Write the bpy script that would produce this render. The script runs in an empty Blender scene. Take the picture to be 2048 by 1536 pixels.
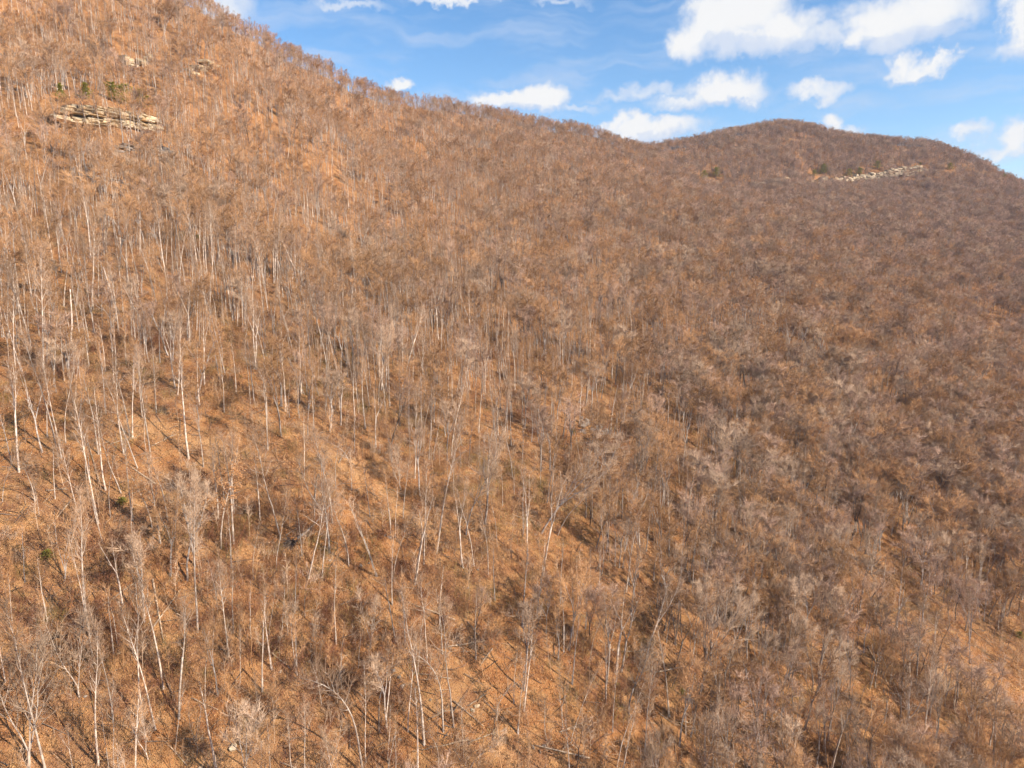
import bpy, bmesh, math, random
import numpy as np
from mathutils import Vector, Quaternion, Matrix

SC = bpy.context.scene
COL = SC.collection
R = math.radians

# ---------------------------------------------------------------- camera, sky, sun, exposure
PITCH = R(10.0)
FPX = 1366.0                                   # focal length in pixels of a 2048 px wide picture
cam_data = bpy.data.cameras.new("camera")
cam_data.sensor_width = 36.0
cam_data.lens = 36.0 * FPX / 2048.0
cam_data.clip_start = 1.0
cam_data.clip_end = 20000.0
cam = bpy.data.objects.new("camera", cam_data)
cam.location = (0, 0, 0)
cam.rotation_euler = (R(90) - PITCH, 0, 0)
COL.objects.link(cam)
SC.camera = cam

SUN_AZ, SUN_EL = 116.0, 33.0                   # compass-like: from +Y towards +X
sun_data = bpy.data.lights.new("sun", 'SUN')
sun_data.energy = 5.0
sun_data.angle = R(0.53)
sun_data.color = (1.0, 0.93, 0.82)
sun = bpy.data.objects.new("sun", sun_data)
_s = Vector((math.sin(R(SUN_AZ)) * math.cos(R(SUN_EL)), math.cos(R(SUN_AZ)) * math.cos(R(SUN_EL)), math.sin(R(SUN_EL))))
sun.rotation_euler = _s.to_track_quat('Z', 'Y').to_euler()
sun.location = _s * 300
COL.objects.link(sun)

SC.view_settings.view_transform = 'Standard'
SC.view_settings.look = 'None'
SC.view_settings.exposure = 0.58
SC.view_settings.gamma = 1.0
SC.view_settings.use_curve_mapping = False
SC.cycles.max_bounces = 3
SC.cycles.diffuse_bounces = 1
SC.cycles.glossy_bounces = 1
SC.cycles.transmission_bounces = 2
SC.cycles.volume_bounces = 0
SC.cycles.use_denoising = True
SC.cycles.denoiser = 'OPENIMAGEDENOISE'
SC.cycles.denoising_prefilter = 'ACCURATE'
SC.cycles.denoising_input_passes = 'RGB_ALBEDO_NORMAL'
SC.cycles.use_adaptive_sampling = True
SC.cycles.adaptive_threshold = 0.03
SC.cycles.adaptive_min_samples = 24

def node_kit(nt):
    def new(t, **kw):
        n = nt.nodes.new(t)
        for k, v in kw.items():
            setattr(n, k, v)
        return n
    def put(sock, v):
        if isinstance(v, bpy.types.NodeSocket):
            nt.links.new(v, sock)
        else:
            sock.default_value = v
    def mth(op, a, b=0.0, c=0.0, clamp=False):
        n = new('ShaderNodeMath', operation=op, use_clamp=clamp)
        put(n.inputs[0], a); put(n.inputs[1], b); put(n.inputs[2], c)
        return n.outputs[0]
    def ramp(v, lo, hi, a=0.0, b=1.0, smooth=True):
        n = new('ShaderNodeMapRange', interpolation_type='SMOOTHSTEP' if smooth else 'LINEAR')
        put(n.inputs[0], v)
        for i, q in zip((1, 2, 3, 4), (lo, hi, a, b)):
            put(n.inputs[i], q)
        return n.outputs[0]
    def noise(vec, scale, detail=4.0, rough=0.55, dist=0.0):
        n = new('ShaderNodeTexNoise')
        n.inputs['Scale'].default_value = scale; n.inputs['Detail'].default_value = detail
        n.inputs['Roughness'].default_value = rough; n.inputs['Distortion'].default_value = dist
        if vec is not None:
            put(n.inputs['Vector'], vec)
        return n
    def mix(f, a, b, blend='MIX'):
        n = new('ShaderNodeMix', data_type='RGBA', blend_type=blend)
        put(n.inputs[0], f)
        put(n.inputs[6], a if isinstance(a, bpy.types.NodeSocket) else (*a, 1.0))
        put(n.inputs[7], b if isinstance(b, bpy.types.NodeSocket) else (*b, 1.0))
        return n.outputs[2]
    return new, put, mth, ramp, noise, mix

# clouds of the real sky: lumps given by compass azimuth / elevation in degrees, with their half widths
CLOUDS = [(13.28, 16.47, 2.02, 1.13, 1), (15.78, 17.42, 2.84, 1.57, 1), (17.88, 17.86, 2.43, 1.39, 1), (20.07, 16.24, 2.31, 1.32, 1), (17.3, 15.85, 3.84, 0.84, 0.9), (26.28, 15.99, 2.6, 1.35, 0.9), (28.68, 16.25, 3.19, 1.32, 0.85), (24.52, 15.3, 1.47, 0.68, 0.8), (22.41, 15.47, 1.59, 0.63, 0.6), (27.91, 14.88, 2.68, 0.67, 0.8), (34.9, 14.83, 1.54, 1.73, 1), (27.92, 13.2, 0.85, 0.81, 0.8), (29.43, 13.01, 1.76, 0.55, 0.75), (30.72, 13.24, 0.86, 0.36, 0.75), (23.07, 12.1, 1.39, 0.56, 0.65), (24.21, 10.11, 0.79, 0.67, 0.8), (25.88, 9.54, 0.8, 0.33, 0.5), (16.22, 12.78, 2.7, 1.02, 0.9), (13.86, 12.05, 2.77, 0.56, 0.65), (10.42, 12.9, 3.59, 0.38, 0.42), (10.9, 10.22, 3.61, 0.79, 0.9), (9.14, 10.81, 1.39, 0.72, 0.9), (0.44, 12.76, 2.97, 0.78, 0.95), (2.61, 12.92, 1.5, 0.92, 0.95), (-1.15, 13.0, 1.43, 0.64, 0.85), (4.99, 12.17, 1.77, 0.32, 0.4), (-8.77, 14.01, 1.16, 0.45, 0.95), (32.31, 8.66, 1.07, 0.51, 0.6), (35.24, 8.07, 1.18, 0.92, 0.75), (34.09, 7.56, 1.62, 0.38, 0.6), (-12.74, 18.75, 2.79, 0.31, 0.45), (-21.22, 18.12, 2.05, 0.84, 0.6), (-4.41, 19.42, 2.7, 0.28, 0.7), (3.71, 19.37, 1.92, 0.22, 0.4)]
UNDERSIDES = [(16.97, 15.39, 4.2, 0.78, 1), (21.16, 15.19, 2.02, 0.64, 0.8), (27.64, 14.55, 4.42, 0.67, 1), (35.06, 13.4, 1.29, 0.63, 0.8), (29.34, 12.41, 2.06, 0.31, 0.7), (16.09, 11.68, 3.24, 0.49, 0.9), (10.92, 9.56, 4.18, 0.51, 0.7), (0.64, 12.04, 3.97, 0.43, 0.7)]

def build_world():
    w = bpy.data.worlds.new("World")
    SC.world = w
    w.use_nodes = True
    nt = w.node_tree
    nt.nodes.clear()
    new, put, mth, ramp, noise, mix = node_kit(nt)
    sky = new('ShaderNodeTexSky', sky_type='NISHITA')
    sky.sun_disc = False
    sky.sun_elevation = R(SUN_EL)
    sky.sun_rotation = R(SUN_AZ)
    sky.altitude = 600.0
    sky.air_density = 1.0
    sky.dust_density = 0.6
    sky.ozone_density = 1.6
    hs = new('ShaderNodeHueSaturation')
    put(hs.inputs['Saturation'], 1.28)
    put(hs.inputs['Color'], sky.outputs[0])
    tc = new('ShaderNodeTexCoord')
    sep = new('ShaderNodeSeparateXYZ')
    put(sep.inputs[0], tc.outputs['Generated'])
    az = mth('MULTIPLY', mth('ARCTAN2', sep.outputs[0], sep.outputs[1]), 57.29578)
    el = mth('MULTIPLY', mth('ARCSINE', sep.outputs[2]), 57.29578)
    comb = new('ShaderNodeCombineXYZ')
    put(comb.inputs[0], az); put(comb.inputs[1], el)
    nz = noise(comb.outputs[0], 0.22, 3.0, 0.55)
    nz2 = noise(comb.outputs[0], 0.9, 5.0, 0.62)
    off = new('ShaderNodeVectorMath', operation='SUBTRACT')
    put(off.inputs[0], nz.outputs['Color']); off.inputs[1].default_value = (0.5, 0.5, 0.5)
    scl = new('ShaderNodeVectorMath', operation='MULTIPLY')
    put(scl.inputs[0], off.outputs[0]); scl.inputs[1].default_value = (5.0, 2.6, 0)
    off2 = new('ShaderNodeVectorMath', operation='SUBTRACT')
    put(off2.inputs[0], nz2.outputs['Color']); off2.inputs[1].default_value = (0.5, 0.5, 0.5)
    scl2 = new('ShaderNodeVectorMath', operation='MULTIPLY')
    put(scl2.inputs[0], off2.outputs[0]); scl2.inputs[1].default_value = (2.4, 1.9, 0)
    a1 = new('ShaderNodeVectorMath', operation='ADD')
    put(a1.inputs[0], comb.outputs[0]); put(a1.inputs[1], scl.outputs[0])
    a2 = new('ShaderNodeVectorMath', operation='ADD')
    put(a2.inputs[0], a1.outputs[0]); put(a2.inputs[1], scl2.outputs[0])
    P = a2.outputs[0]
    field = None
    base = None
    for (ca, ce, ra, re, amp) in CLOUDS:
        ma = new('ShaderNodeVectorMath', operation='MULTIPLY_ADD')
        put(ma.inputs[0], P); ma.inputs[1].default_value = (1 / ra, 1 / re, 0); ma.inputs[2].default_value = (-ca / ra, -ce / re, 0)
        dt = new('ShaderNodeVectorMath', operation='DOT_PRODUCT')
        put(dt.inputs[0], ma.outputs[0]); put(dt.inputs[1], ma.outputs[0])
        v = mth('MULTIPLY_ADD', dt.outputs['Value'], -0.52 * amp, amp)
        field = v if field is None else mth('MAXIMUM', field, v)
    shade = None
    for (ca, ce, ra, re, amp) in UNDERSIDES:
        ma = new('ShaderNodeVectorMath', operation='MULTIPLY_ADD')
        put(ma.inputs[0], P); ma.inputs[1].default_value = (1 / ra, 1 / re, 0); ma.inputs[2].default_value = (-ca / ra, -ce / re, 0)
        dt = new('ShaderNodeVectorMath', operation='DOT_PRODUCT')
        put(dt.inputs[0], ma.outputs[0]); put(dt.inputs[1], ma.outputs[0])
        v = mth('MULTIPLY_ADD', dt.outputs['Value'], -0.6 * amp, amp)
        shade = v if shade is None else mth('MAXIMUM', shade, v)
    base = ramp(mth('MULTIPLY_ADD', nz2.outputs[0], 1.1, field), 0.55, 1.35)
    base = mth('SUBTRACT', base, ramp(shade, 0.0, 0.9, 0.0, 0.85), 0.0, True)
    field = ramp(field, -0.26, 0.86, 0.0, 0.95)
    # the same fair-weather cloud cover carries on over the rest of the sky
    big = noise(tc.outputs['Generated'], 5.0, 4.0, 0.55)
    gen = ramp(big.outputs[0], 0.55, 0.72)
    outside = mth('MAXIMUM', ramp(mth('ABSOLUTE', az), 44.0, 52.0), ramp(el, 23.0, 28.0))
    gen = mth('MULTIPLY', gen, outside)
    field = mth('MAXIMUM', field, gen)
    base = mth('MAXIMUM', base, mth('MULTIPLY', gen, 0.9))
    strk = new('ShaderNodeVectorMath', operation='MULTIPLY')
    put(strk.inputs[0], a1.outputs[0]); strk.inputs[1].default_value = (0.10, 0.55, 1)
    veil = noise(strk.outputs[0], 1.0, 3.0, 0.6)
    veil = ramp(veil.outputs[0], 0.42, 0.75, 0.0, 0.42)
    low = ramp(el, 26.0, 4.0, 0.0, 0.12)
    alpha = mth('MINIMUM', mth('ADD', mth('MAXIMUM', field, veil), low), 1.0)
    ccol = mix(base, (0.68, 0.78, 0.96), (1.0, 1.0, 1.0))
    b1 = new('ShaderNodeBackground'); put(b1.inputs[0], hs.outputs[0]); b1.inputs[1].default_value = 0.136
    b2 = new('ShaderNodeBackground'); put(b2.inputs[0], ccol); b2.inputs[1].default_value = 0.64
    mx = new('ShaderNodeMixShader')
    put(mx.inputs[0], alpha); put(mx.inputs[1], b1.outputs[0]); put(mx.inputs[2], b2.outputs[0])
    out = new('ShaderNodeOutputWorld')
    put(out.inputs[0], mx.outputs[0])
    w.cycles.sampling_method = 'NONE'

build_world()

# ---------------------------------------------------------------- survey of the place (metres, camera at the origin)
TREES="poplar,-52.4,68.0,20.0,-1.6;bushy,-53.9,67.7,16.0,-0.0;poplar,-47.3,69.4,17.3,-0.2;poplar,-53.9,80.3,19.7,-0.9;slender,-55.1,81.3,11.6,0.1;slender,-47.6,73.1,14.1,-0.2;poplar,-42.8,73.5,16.5,-1.3;poplar,-43.5,77.3,18.9,-0.8;crooked,-44.3,73.3,17.1,-2.7;forked,-40.6,74.9,15.9,1.2;poplar,-37.1,81.9,13.2,-0.1;slender,-34.7,78.8,7.4,0.1;poplar,-41.7,83.5,21.7,0.9;bushy,-52.2,74.6,11.0,0.2;forked,-49.7,68.4,5.9,0.2;slender,-45.9,69.0,9.7,0.2;slender,-45.5,69.1,11.5,0.4;bushy,-42.3,70.6,7.7,0.4;slender,-39.9,71.9,7.8,0.4;forked,-31.2,71.3,6.3,-0.6;poplar,-60.3,73.9,7.7,0.2;forked,-72.8,97.1,17.7,0.9;poplar,-69.0,101.1,16.8,-0.8;poplar,-69.6,101.3,19.5,-0.8;slender,-70.0,103.9,14.2,-0.3;poplar,-60.6,91.1,13.2,-1.3;poplar,-59.0,92.4,18.3,-1.5;crooked,-58.4,97.6,12.2,-3.3;poplar,-60.6,97.5,15.4,-2.4;slender,-58.0,93.8,11.0,-0.6;crooked,-58.2,102.3,14.9,-2.4;poplar,-61.3,104.3,15.9,-1.7;poplar,-57.6,105.2,17.8,-0.8;slender,-58.8,106.2,9.0,-0.7;poplar,-52.5,107.0,20.7,-1.8;poplar,-61.1,114.7,10.8,-0.0;crooked,-50.4,92.5,13.2,-0.2;leafy,-52.3,94.1,10.7,-0.4;leafy,-42.4,93.9,16.5,0.4;forked,-41.0,95.0,17.4,1.4;wide,-45.2,89.0,14.5,0.5;wide,-44.9,90.9,14.2,0.7;slender,-66.3,91.1,7.1,0.6;slender,-71.7,91.8,8.7,0.7;slender,-36.9,91.0,9.0,-0.5;arched,-68.0,93.0,9.4,0.6;poplar,-85.9,116.7,19.3,-0.3;forked,-92.7,130.8,16.4,-3.2;poplar,-84.0,121.0,22.3,1.4;poplar,-101.3,144.9,15.1,0.5;snag,-86.9,134.0,10.7,1.3;poplar,-92.4,149.9,16.6,-0.7;poplar,-92.7,151.7,18.3,-0.2;poplar,-109.4,168.0,16.5,-0.4;forked,-108.5,168.5,16.5,1.0;slender,-104.1,163.0,11.5,-0.1;snag,-86.7,150.0,11.4,-0.9;poplar,-91.9,169.6,19.1,-0.7;poplar,-83.8,161.8,16.1,-1.1;poplar,-85.5,171.0,21.0,-0.6;forked,-75.8,157.9,15.5,0.0;poplar,-77.4,167.1,16.9,-0.2;slender,-77.0,166.6,10.6,2.8;poplar,-79.6,183.8,21.3,0.2;slender,-76.1,183.1,18.7,-0.7;slender,-57.9,147.1,11.8,-0.3;slender,-57.9,149.1,12.5,0.6;forked,-61.5,122.7,13.4,-2.4;poplar,-60.3,120.9,15.2,0.9;slender,-87.0,131.5,13.4,-0.8;slender,-90.2,121.0,8.6,-0.2;slender,-91.3,125.7,11.0,-0.4;slender,-144.7,207.9,10.5,0.7;slender,-114.4,196.5,14.3,0.5;slender,-79.3,203.9,13.7,0.8;slender,-87.0,230.7,15.3,-0.6;poplar,-41.6,151.8,20.1,-2.8;poplar,-40.3,153.3,17.4,-0.2;poplar,-41.7,154.7,15.6,-1.5;poplar,-46.7,146.6,17.8,-1.4;slender,-51.5,171.3,12.4,-0.1;dark,-39.5,154.1,14.2,0.6;poplar,-31.4,148.7,16.8,-0.5;slender,-30.4,150.2,14.5,0.1;poplar,-29.1,149.6,18.3,0.8;wide,-28.3,149.9,16.2,1.1;poplar,-24.2,148.7,17.7,-0.2;forked,-25.7,163.8,17.1,4.4;poplar,-46.8,205.8,22.0,-0.9;slender,-54.2,254.9,14.5,-0.9;poplar,-49.8,243.4,15.6,-0.1;slender,-45.0,249.1,13.3,0.4;poplar,-36.8,232.8,17.5,-0.2;poplar,-66.4,195.3,24.1,0.6;forked,-68.9,232.1,12.7,-0.8;poplar,-10.2,163.6,17.0,-0.4;arched,-44.5,121.1,13.2,0.0;slender,-44.8,154.1,10.2,-0.1;slender,-22.0,248.1,14.2,-1.0;slender,-17.3,239.9,13.3,-0.7;crooked,-35.0,97.7,16.9,-1.6;slender,-34.3,93.2,12.7,0.3;crooked,-24.4,95.8,14.7,0.1;arched,-26.7,109.1,10.3,0.6;slender,-27.7,93.4,14.4,1.1;wide,-27.6,96.9,15.6,0.5;crooked,-29.6,92.9,15.1,3.2;slender,-34.5,109.1,11.3,-0.1;slender,-17.8,96.0,10.2,1.6;poplar,-13.7,99.6,16.1,0.6;poplar,-12.0,102.4,23.7,3.3;poplar,-11.7,127.0,18.4,1.2;forked,-7.7,101.1,14.2,-1.4;wide,-7.6,107.1,14.5,0.8;wide,-4.6,110.3,18.5,0.5;slender,-3.7,100.7,11.8,0.1;slender,-5.9,101.7,13.4,0.3;dark,-22.9,124.6,14.1,1.4;poplar,-17.4,117.0,16.3,-0.2;slender,-17.2,128.7,12.3,0.1;poplar,-15.6,124.1,13.7,0.7;slender,-14.8,124.2,12.0,0.1;slender,-19.0,123.1,8.4,-0.2;slender,-30.8,134.1,10.4,0.2;poplar,-29.3,138.0,13.8,0.3;poplar,-26.1,137.6,12.8,0.3;slender,-28.3,141.6,13.1,0.0;slender,-10.6,118.3,10.5,-0.0;poplar,-8.1,147.1,13.1,0.0;slender,-23.5,145.2,13.4,0.3;arched,-17.9,72.8,16.0,-3.2;slender,-17.8,74.0,12.1,-0.6;slender,-13.2,77.7,12.2,0.3;poplar,-11.0,76.6,20.8,-0.0;arched,-8.8,78.4,13.5,0.3;crooked,-7.5,79.1,17.5,-0.1;bushy,-19.4,86.2,7.9,-0.1;slender,-24.4,79.1,7.2,-0.7;slender,-12.7,83.1,12.4,0.4;bushy,-21.6,72.3,6.9,-0.1;wide,-5.2,75.2,6.5,2.8;arched,-9.0,74.4,5.7,-0.6;slender,-6.0,75.6,8.4,-0.5;arched,-2.1,81.2,7.7,0.6;dark,-5.5,90.7,7.7,1.4;slender,-32.9,85.2,8.4,0.4;slender,-31.3,85.9,8.0,0.2;bushy,-30.5,85.6,5.0,1.3;slender,-31.4,76.7,5.3,0.3;slender,-25.4,74.9,6.1,0.6;slender,-15.2,74.4,6.9,-0.0;forked,4.9,103.4,19.3,1.1;wide,5.3,113.5,18.5,10.7;forked,2.6,104.7,15.7,0.4;crooked,8.1,114.2,12.2,3.7;crooked,15.3,109.0,11.6,1.9;wide,27.0,141.3,16.1,0.7;dark,37.2,172.9,13.7,0.3;slender,5.5,126.5,9.5,0.6;wide,52.0,159.2,14.2,-0.3;crooked,46.2,142.0,12.3,4.1;dark,21.7,142.6,8.2,1.0;dark,42.8,126.0,9.8,3.4;slender,37.8,159.5,7.2,0.2;dark,13.5,108.0,6.7,3.3;bushy,27.9,116.3,6.7,2.4;slender,0.2,126.3,14.2,0.1;poplar,28.0,84.6,13.5,0.7;crooked,13.7,79.7,12.6,0.1;forked,20.7,96.7,14.6,2.4;poplar,21.7,99.2,12.0,2.4;dark,25.5,98.0,13.2,3.4;poplar,30.1,104.4,12.0,1.4;wide,28.7,94.2,18.9,2.0;forked,34.9,101.0,11.9,2.2;wide,37.6,100.0,14.9,2.2;wide,38.9,97.6,10.9,1.2;bushy,20.9,92.8,7.3,0.8;forked,24.3,94.4,7.2,2.0;slender,11.7,93.2,8.4,0.3;dark,14.3,99.2,7.2,1.4;crooked,4.6,80.7,8.0,-0.3;slender,7.8,81.1,10.7,1.4;slender,33.4,86.1,8.0,1.3;dark,33.1,90.1,8.3,0.7;forked,6.9,82.7,6.8,-0.5;slender,7.5,84.4,5.8,0.5;poplar,12.6,103.6,8.2,0.7;poplar,14.2,104.9,8.3,1.0;slender,10.6,101.5,7.8,0.2;poplar,67.0,99.4,18.6,-0.5;wide,49.5,102.3,14.3,1.1;wide,47.1,98.6,13.0,7.1;dark,42.6,96.7,10.7,0.3;wide,40.3,88.2,11.4,2.2;dark,66.0,111.1,10.3,2.3;poplar,66.9,109.8,10.1,0.7;wide,72.4,111.4,16.1,0.5;slender,67.4,104.7,9.8,0.2;poplar,67.9,125.8,10.6,-0.2;dark,68.5,125.4,10.0,0.2;slender,68.4,120.7,11.5,0.1;dark,70.7,122.7,9.6,-0.0;dark,87.4,115.9,8.4,0.6;crooked,91.4,116.7,7.9,3.9;slender,68.9,99.0,10.1,-0.4;wide,74.1,98.3,9.4,-1.7;dark,86.5,107.8,10.7,-0.1;slender,89.3,108.8,7.9,-0.4;wide,50.3,91.0,8.7,0.8;dark,97.8,147.4,9.8,0.3;dark,97.6,149.5,9.0,0.2;slender,53.1,99.0,5.8,0.9;wide,95.7,192.0,12.5,2.1;dark,108.9,226.4,10.1,3.7;slender,74.5,154.7,14.9,0.5;dark,67.7,155.8,7.5,5.7;wide,104.5,158.5,10.8,4.0;wide,134.5,219.5,16.2,8.0;poplar,133.8,223.9,11.0,1.8;slender,120.8,174.6,15.6,-0.8;wide,133.7,182.0,13.0,1.1;dark,135.8,176.8,15.6,0.6;snag,116.0,192.1,8.1,-0.2;slender,79.9,194.6,9.8,0.6;wide,154.9,217.4,11.7,1.4;dark,154.8,206.0,13.6,1.0;bushy,82.2,146.0,10.8,-0.4"
CTRL=[(-57.0, 67.4, -55.3), (-30.7, 71.0, -58.2), (0.0, 76.3, -62.6), (33.8, 86.1, -70.6), (87.0, 102.9, -84.4), (-66.0, 82.4, -39.5), (-37.2, 90.8, -43.6), (0.0, 105.6, -46.3), (50.5, 136.7, -59.9), (116.5, 185.3, -72.1), (146.2, 183.8, -80.5), (112.4, 137.6, -83.6), (77.7, 119.2, -72.4), (-88.5, 116.2, -20.5), (-64.7, 120.1, -21.2), (-40.8, 142.8, -25.2), (0.0, 177.3, -31.3), (87.1, 246.2, -43.4), (254.9, 334.8, -59.0), (-128.9, 175.2, 3.4), (-100.7, 193.6, 3.7), (-66.1, 237.6, -5.6), (0.0, 303.4, -7.1), (110.1, 404.5, -9.5), (242.5, 495.5, -11.6), (449.8, 606.7, -14.2), (-183.7, 255.9, 40.1), (-167.7, 299.4, 56.9), (-108.6, 361.9, 37.1), (0.0, 515.8, 45.8), (129.3, 660.2, 58.7), (216.0, 635.6, 34.5), (372.8, 982.4, 100.8), (511.3, 926.1, 69.5), (674.7, 925.0, 63.0), (-268.2, 407.5, 122.5), (-197.4, 427.4, 120.3), (-132.8, 586.9, 103.8), (0.0, 731.0, 114.6), (-231.8, 560.8, 185.6), (-221.1, 632.2, 187.6), (-201.8, 692.5, 184.2), (-168.9, 753.3, 172.0), (-126.3, 812.5, 173.8), (-98.4, 863.8, 176.8), (-59.9, 915.6, 182.6), (0.0, 977.6, 188.5), (102.5, 1078.0, 182.0), (226.3, 1168.9, 179.4), (-67.6, 781.0, 139.2), (-8.2, 838.3, 147.2), (54.1, 898.1, 140.8), (116.0, 937.0, 131.2), (330.3, 1254.8, 206.0), (489.0, 1333.4, 248.3), (623.5, 1318.5, 221.8), (743.8, 1285.3, 205.9), (793.1, 1217.4, 166.3), (824.6, 1135.9, 107.2), (539.4, 1129.3, 127.4), (305.6, 1013.4, 104.0), (-420.0, 330.0, 190.0), (-330.0, 420.0, 196.0), (-520.0, 250.0, 190.0), (-700.0, 100.0, 170.0), (-300.0, 150.0, 75.0), (-200.0, 0.0, 20.0), (-160.0, 40.0, -5.0), (-400.0, 700.0, 120.0), (-150.0, 850.0, 120.0), (100.0, 1150.0, 120.0), (300.0, 1400.0, 110.0), (650.0, 1650.0, 130.0), (900.0, 1500.0, 100.0), (1050.0, 1250.0, 60.0), (1000.0, 900.0, 10.0), (700.0, 600.0, -70.0), (400.0, 350.0, -105.0), (300.0, 150.0, -115.0), (200.0, 20.0, -115.0), (0.0, 0.0, -75.0), (0.0, -100.0, -95.0), (250.0, -150.0, -130.0), (-200.0, -150.0, -10.0), (900.0, 300.0, -130.0), (1300.0, 800.0, -80.0)]
LOGS=[(-67.6, 94.9, -65.2, 96.1), (-63.9, 105.3, -61.1, 107.9), (-54.4, 82.9, -51.2, 86.9), (-40.0, 77.1, -36.4, 76.3), (-39.6, 73.0, -36.6, 73.6), (-35.4, 119.7, -33.6, 119.9), (-34.3, 98.1, -32.0, 100.8), (-27.2, 108.7, -25.4, 109.2), (-9.1, 88.4, -4.2, 90.5), (-7.8, 81.9, -3.7, 80.0), (-24.7, 90.2, -23.2, 90.9), (-5.8, 81.8, -3.7, 83.8), (-34.2, 84.1, -28.1, 81.5), (-16.1, 94.8, -13.6, 95.2), (-27.5, 72.5, -24.4, 71.8), (-28.2, 87.5, -25.4, 87.3), (-10.9, 79.2, -8.5, 80.7), (15.9, 139.6, 21.9, 138.7), (0.0, 115.1, 3.2, 115.2), (17.0, 96.9, 20.5, 98.3), (14.2, 104.7, 15.7, 105.2), (13.5, 97.1, 15.9, 95.9), (30.1, 100.3, 32.9, 100.8), (21.4, 89.4, 23.6, 88.7), (25.0, 90.1, 27.3, 90.1), (76.0, 148.8, 76.2, 141.9), (-63.8, 94.2, -64.2, 89.4), (-57.2, 109.4, -56.2, 110.8), (-58.4, 106.9, -57.1, 109.2), (-13.1, 84.4, -8.4, 84.5), (-18.8, 84.3, -15.7, 83.5), (-31.7, 82.9, -31.4, 85.3), (99.2, 147.4, 102.6, 151.3), (-2.8, 90.1, -4.5, 87.1), (100.9, 139.0, 103.7, 134.7)]
ROCKS=[(-97.4, 157.7, 0.57), (-21.0, 102.9, 0.4), (-20.1, 102.4, 0.4), (-19.5, 102.2, 0.47), (-49.9, 79.3, 0.44), (-4.7, 82.2, 0.6), (-5.2, 81.6, 0.46), (-33.4, 73.1, 0.84), (-36.4, 70.7, 0.82), (-16.0, 84.2, 0.47), (-15.2, 83.6, 0.4), (-14.6, 82.7, 0.47), (-28.6, 82.4, 0.4), (-27.1, 83.3, 0.33), (-30.3, 81.5, 0.33), (-14.7, 101.9, 0.4), (4.2, 80.0, 0.39), (2.7, 79.4, 0.46), (3.6, 79.2, 0.32), (7.9, 95.6, 0.38), (-30.2, 103.5, 0.32), (-51.6, 74.8, 0.3), (71.5, 117.5, 0.38), (-14.1, 76.8, 0.38), (-15.0, 76.7, 0.38), (-10.8, 81.6, 0.33), (-10.8, 104.5, 0.32), (-9.8, 101.8, 0.32), (-22.7, 96.3, 0.38), (-21.6, 96.9, 0.3), (-27.2, 95.8, 0.22), (-5.4, 101.2, 0.32), (-6.8, 97.9, 0.23), (52.7, 106.5, 0.26), (-105.3, 216.5, 0.62), (-93.8, 214.3, 0.46)]
EVERGREENS=[(-196.8, 315.3, 12.0), (-195.8, 332.1, 11.9), (-192.8, 347.4, 8.7), (-190.4, 354.1, 9.8), (-184.5, 359.4, 9.0), (281.3, 1037.8, 17.6), (303.3, 1053.6, 22.3), (473.8, 1111.8, 15.7), (496.2, 1131.2, 23.9), (546.6, 1149.6, 19.5), (564.8, 1154.0, 17.9), (602.8, 1170.8, 19.8), (676.7, 1178.5, 8.3), (725.8, 1177.0, 16.6), (831.1, 1196.1, 16.9), (750.8, 1176.4, 9.9), (666.1, 1240.4, 7.8)]
GREENSHRUBS=[(-62.4, 86.4, 1.5), (-57.4, 96.2, 1.2), (-106.0, 224.5, 2.9), (-103.4, 229.4, 2.6), (114.8, 142.0, 1.8), (26.0, 94.4, 0.8), (15.4, 90.7, 0.7), (14.7, 159.9, 1.2)]


CTRL = np.array(CTRL, float)
_C = CTRL[:, :2]; _n = len(_C); _S = 100.0
def _tps(A, B):
    r2 = ((A[:, None, :] - B[None, :, :]) ** 2).sum(-1) / _S ** 2
    return np.where(r2 > 1e-12, 0.5 * r2 * np.log(r2 + 1e-12), 0)
_A = np.zeros((_n + 3, _n + 3))
_Pm = np.hstack([np.ones((_n, 1)), _C / _S])
_A[:_n, :_n] = _tps(_C, _C) + np.eye(_n) * 0.01
_A[:_n, _n:] = _Pm; _A[_n:, :_n] = _Pm.T
_sol = np.linalg.solve(_A, np.concatenate([CTRL[:, 2], np.zeros(3)]))

def vnoise(x, y, seed=0):
    xi = np.floor(x).astype(np.int64); yi = np.floor(y).astype(np.int64)
    fx = x - xi; fy = y - yi
    fx = fx * fx * (3 - 2 * fx); fy = fy * fy * (3 - 2 * fy)
    def h(a, b):
        v = (a * 374761393 + b * 668265263 + seed * 974634757) & 0xffffffff
        v = ((v ^ (v >> 13)) * 1274126177) & 0xffffffff
        return ((v ^ (v >> 16)) & 0xffff) / 65535.0
    return ((h(xi, yi) * (1 - fx) + h(xi + 1, yi) * fx) * (1 - fy) + (h(xi, yi + 1) * (1 - fx) + h(xi + 1, yi + 1) * fx) * fy) - 0.5
def fbm(x, y, scale, octs=4, seed=0):
    t = 0; a = 1.0; s = 0
    for o in range(octs):
        t = t + a * vnoise(x / scale * 2 ** o, y / scale * 2 ** o, seed + o * 7); s += a; a *= 0.5
    return t / s * 2.0                         # about -1 .. 1

def seg_dist(x, y, line):
    best = np.full(np.shape(x), 1e9)
    for (x0, y0), (x1, y1) in zip(line[:-1], line[1:]):
        dx, dy = x1 - x0, y1 - y0
        t = np.clip(((x - x0) * dx + (y - y0) * dy) / (dx * dx + dy * dy), 0, 1)
        best = np.minimum(best, np.hypot(x - x0 - t * dx, y - y0 - t * dy))
    return best

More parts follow.
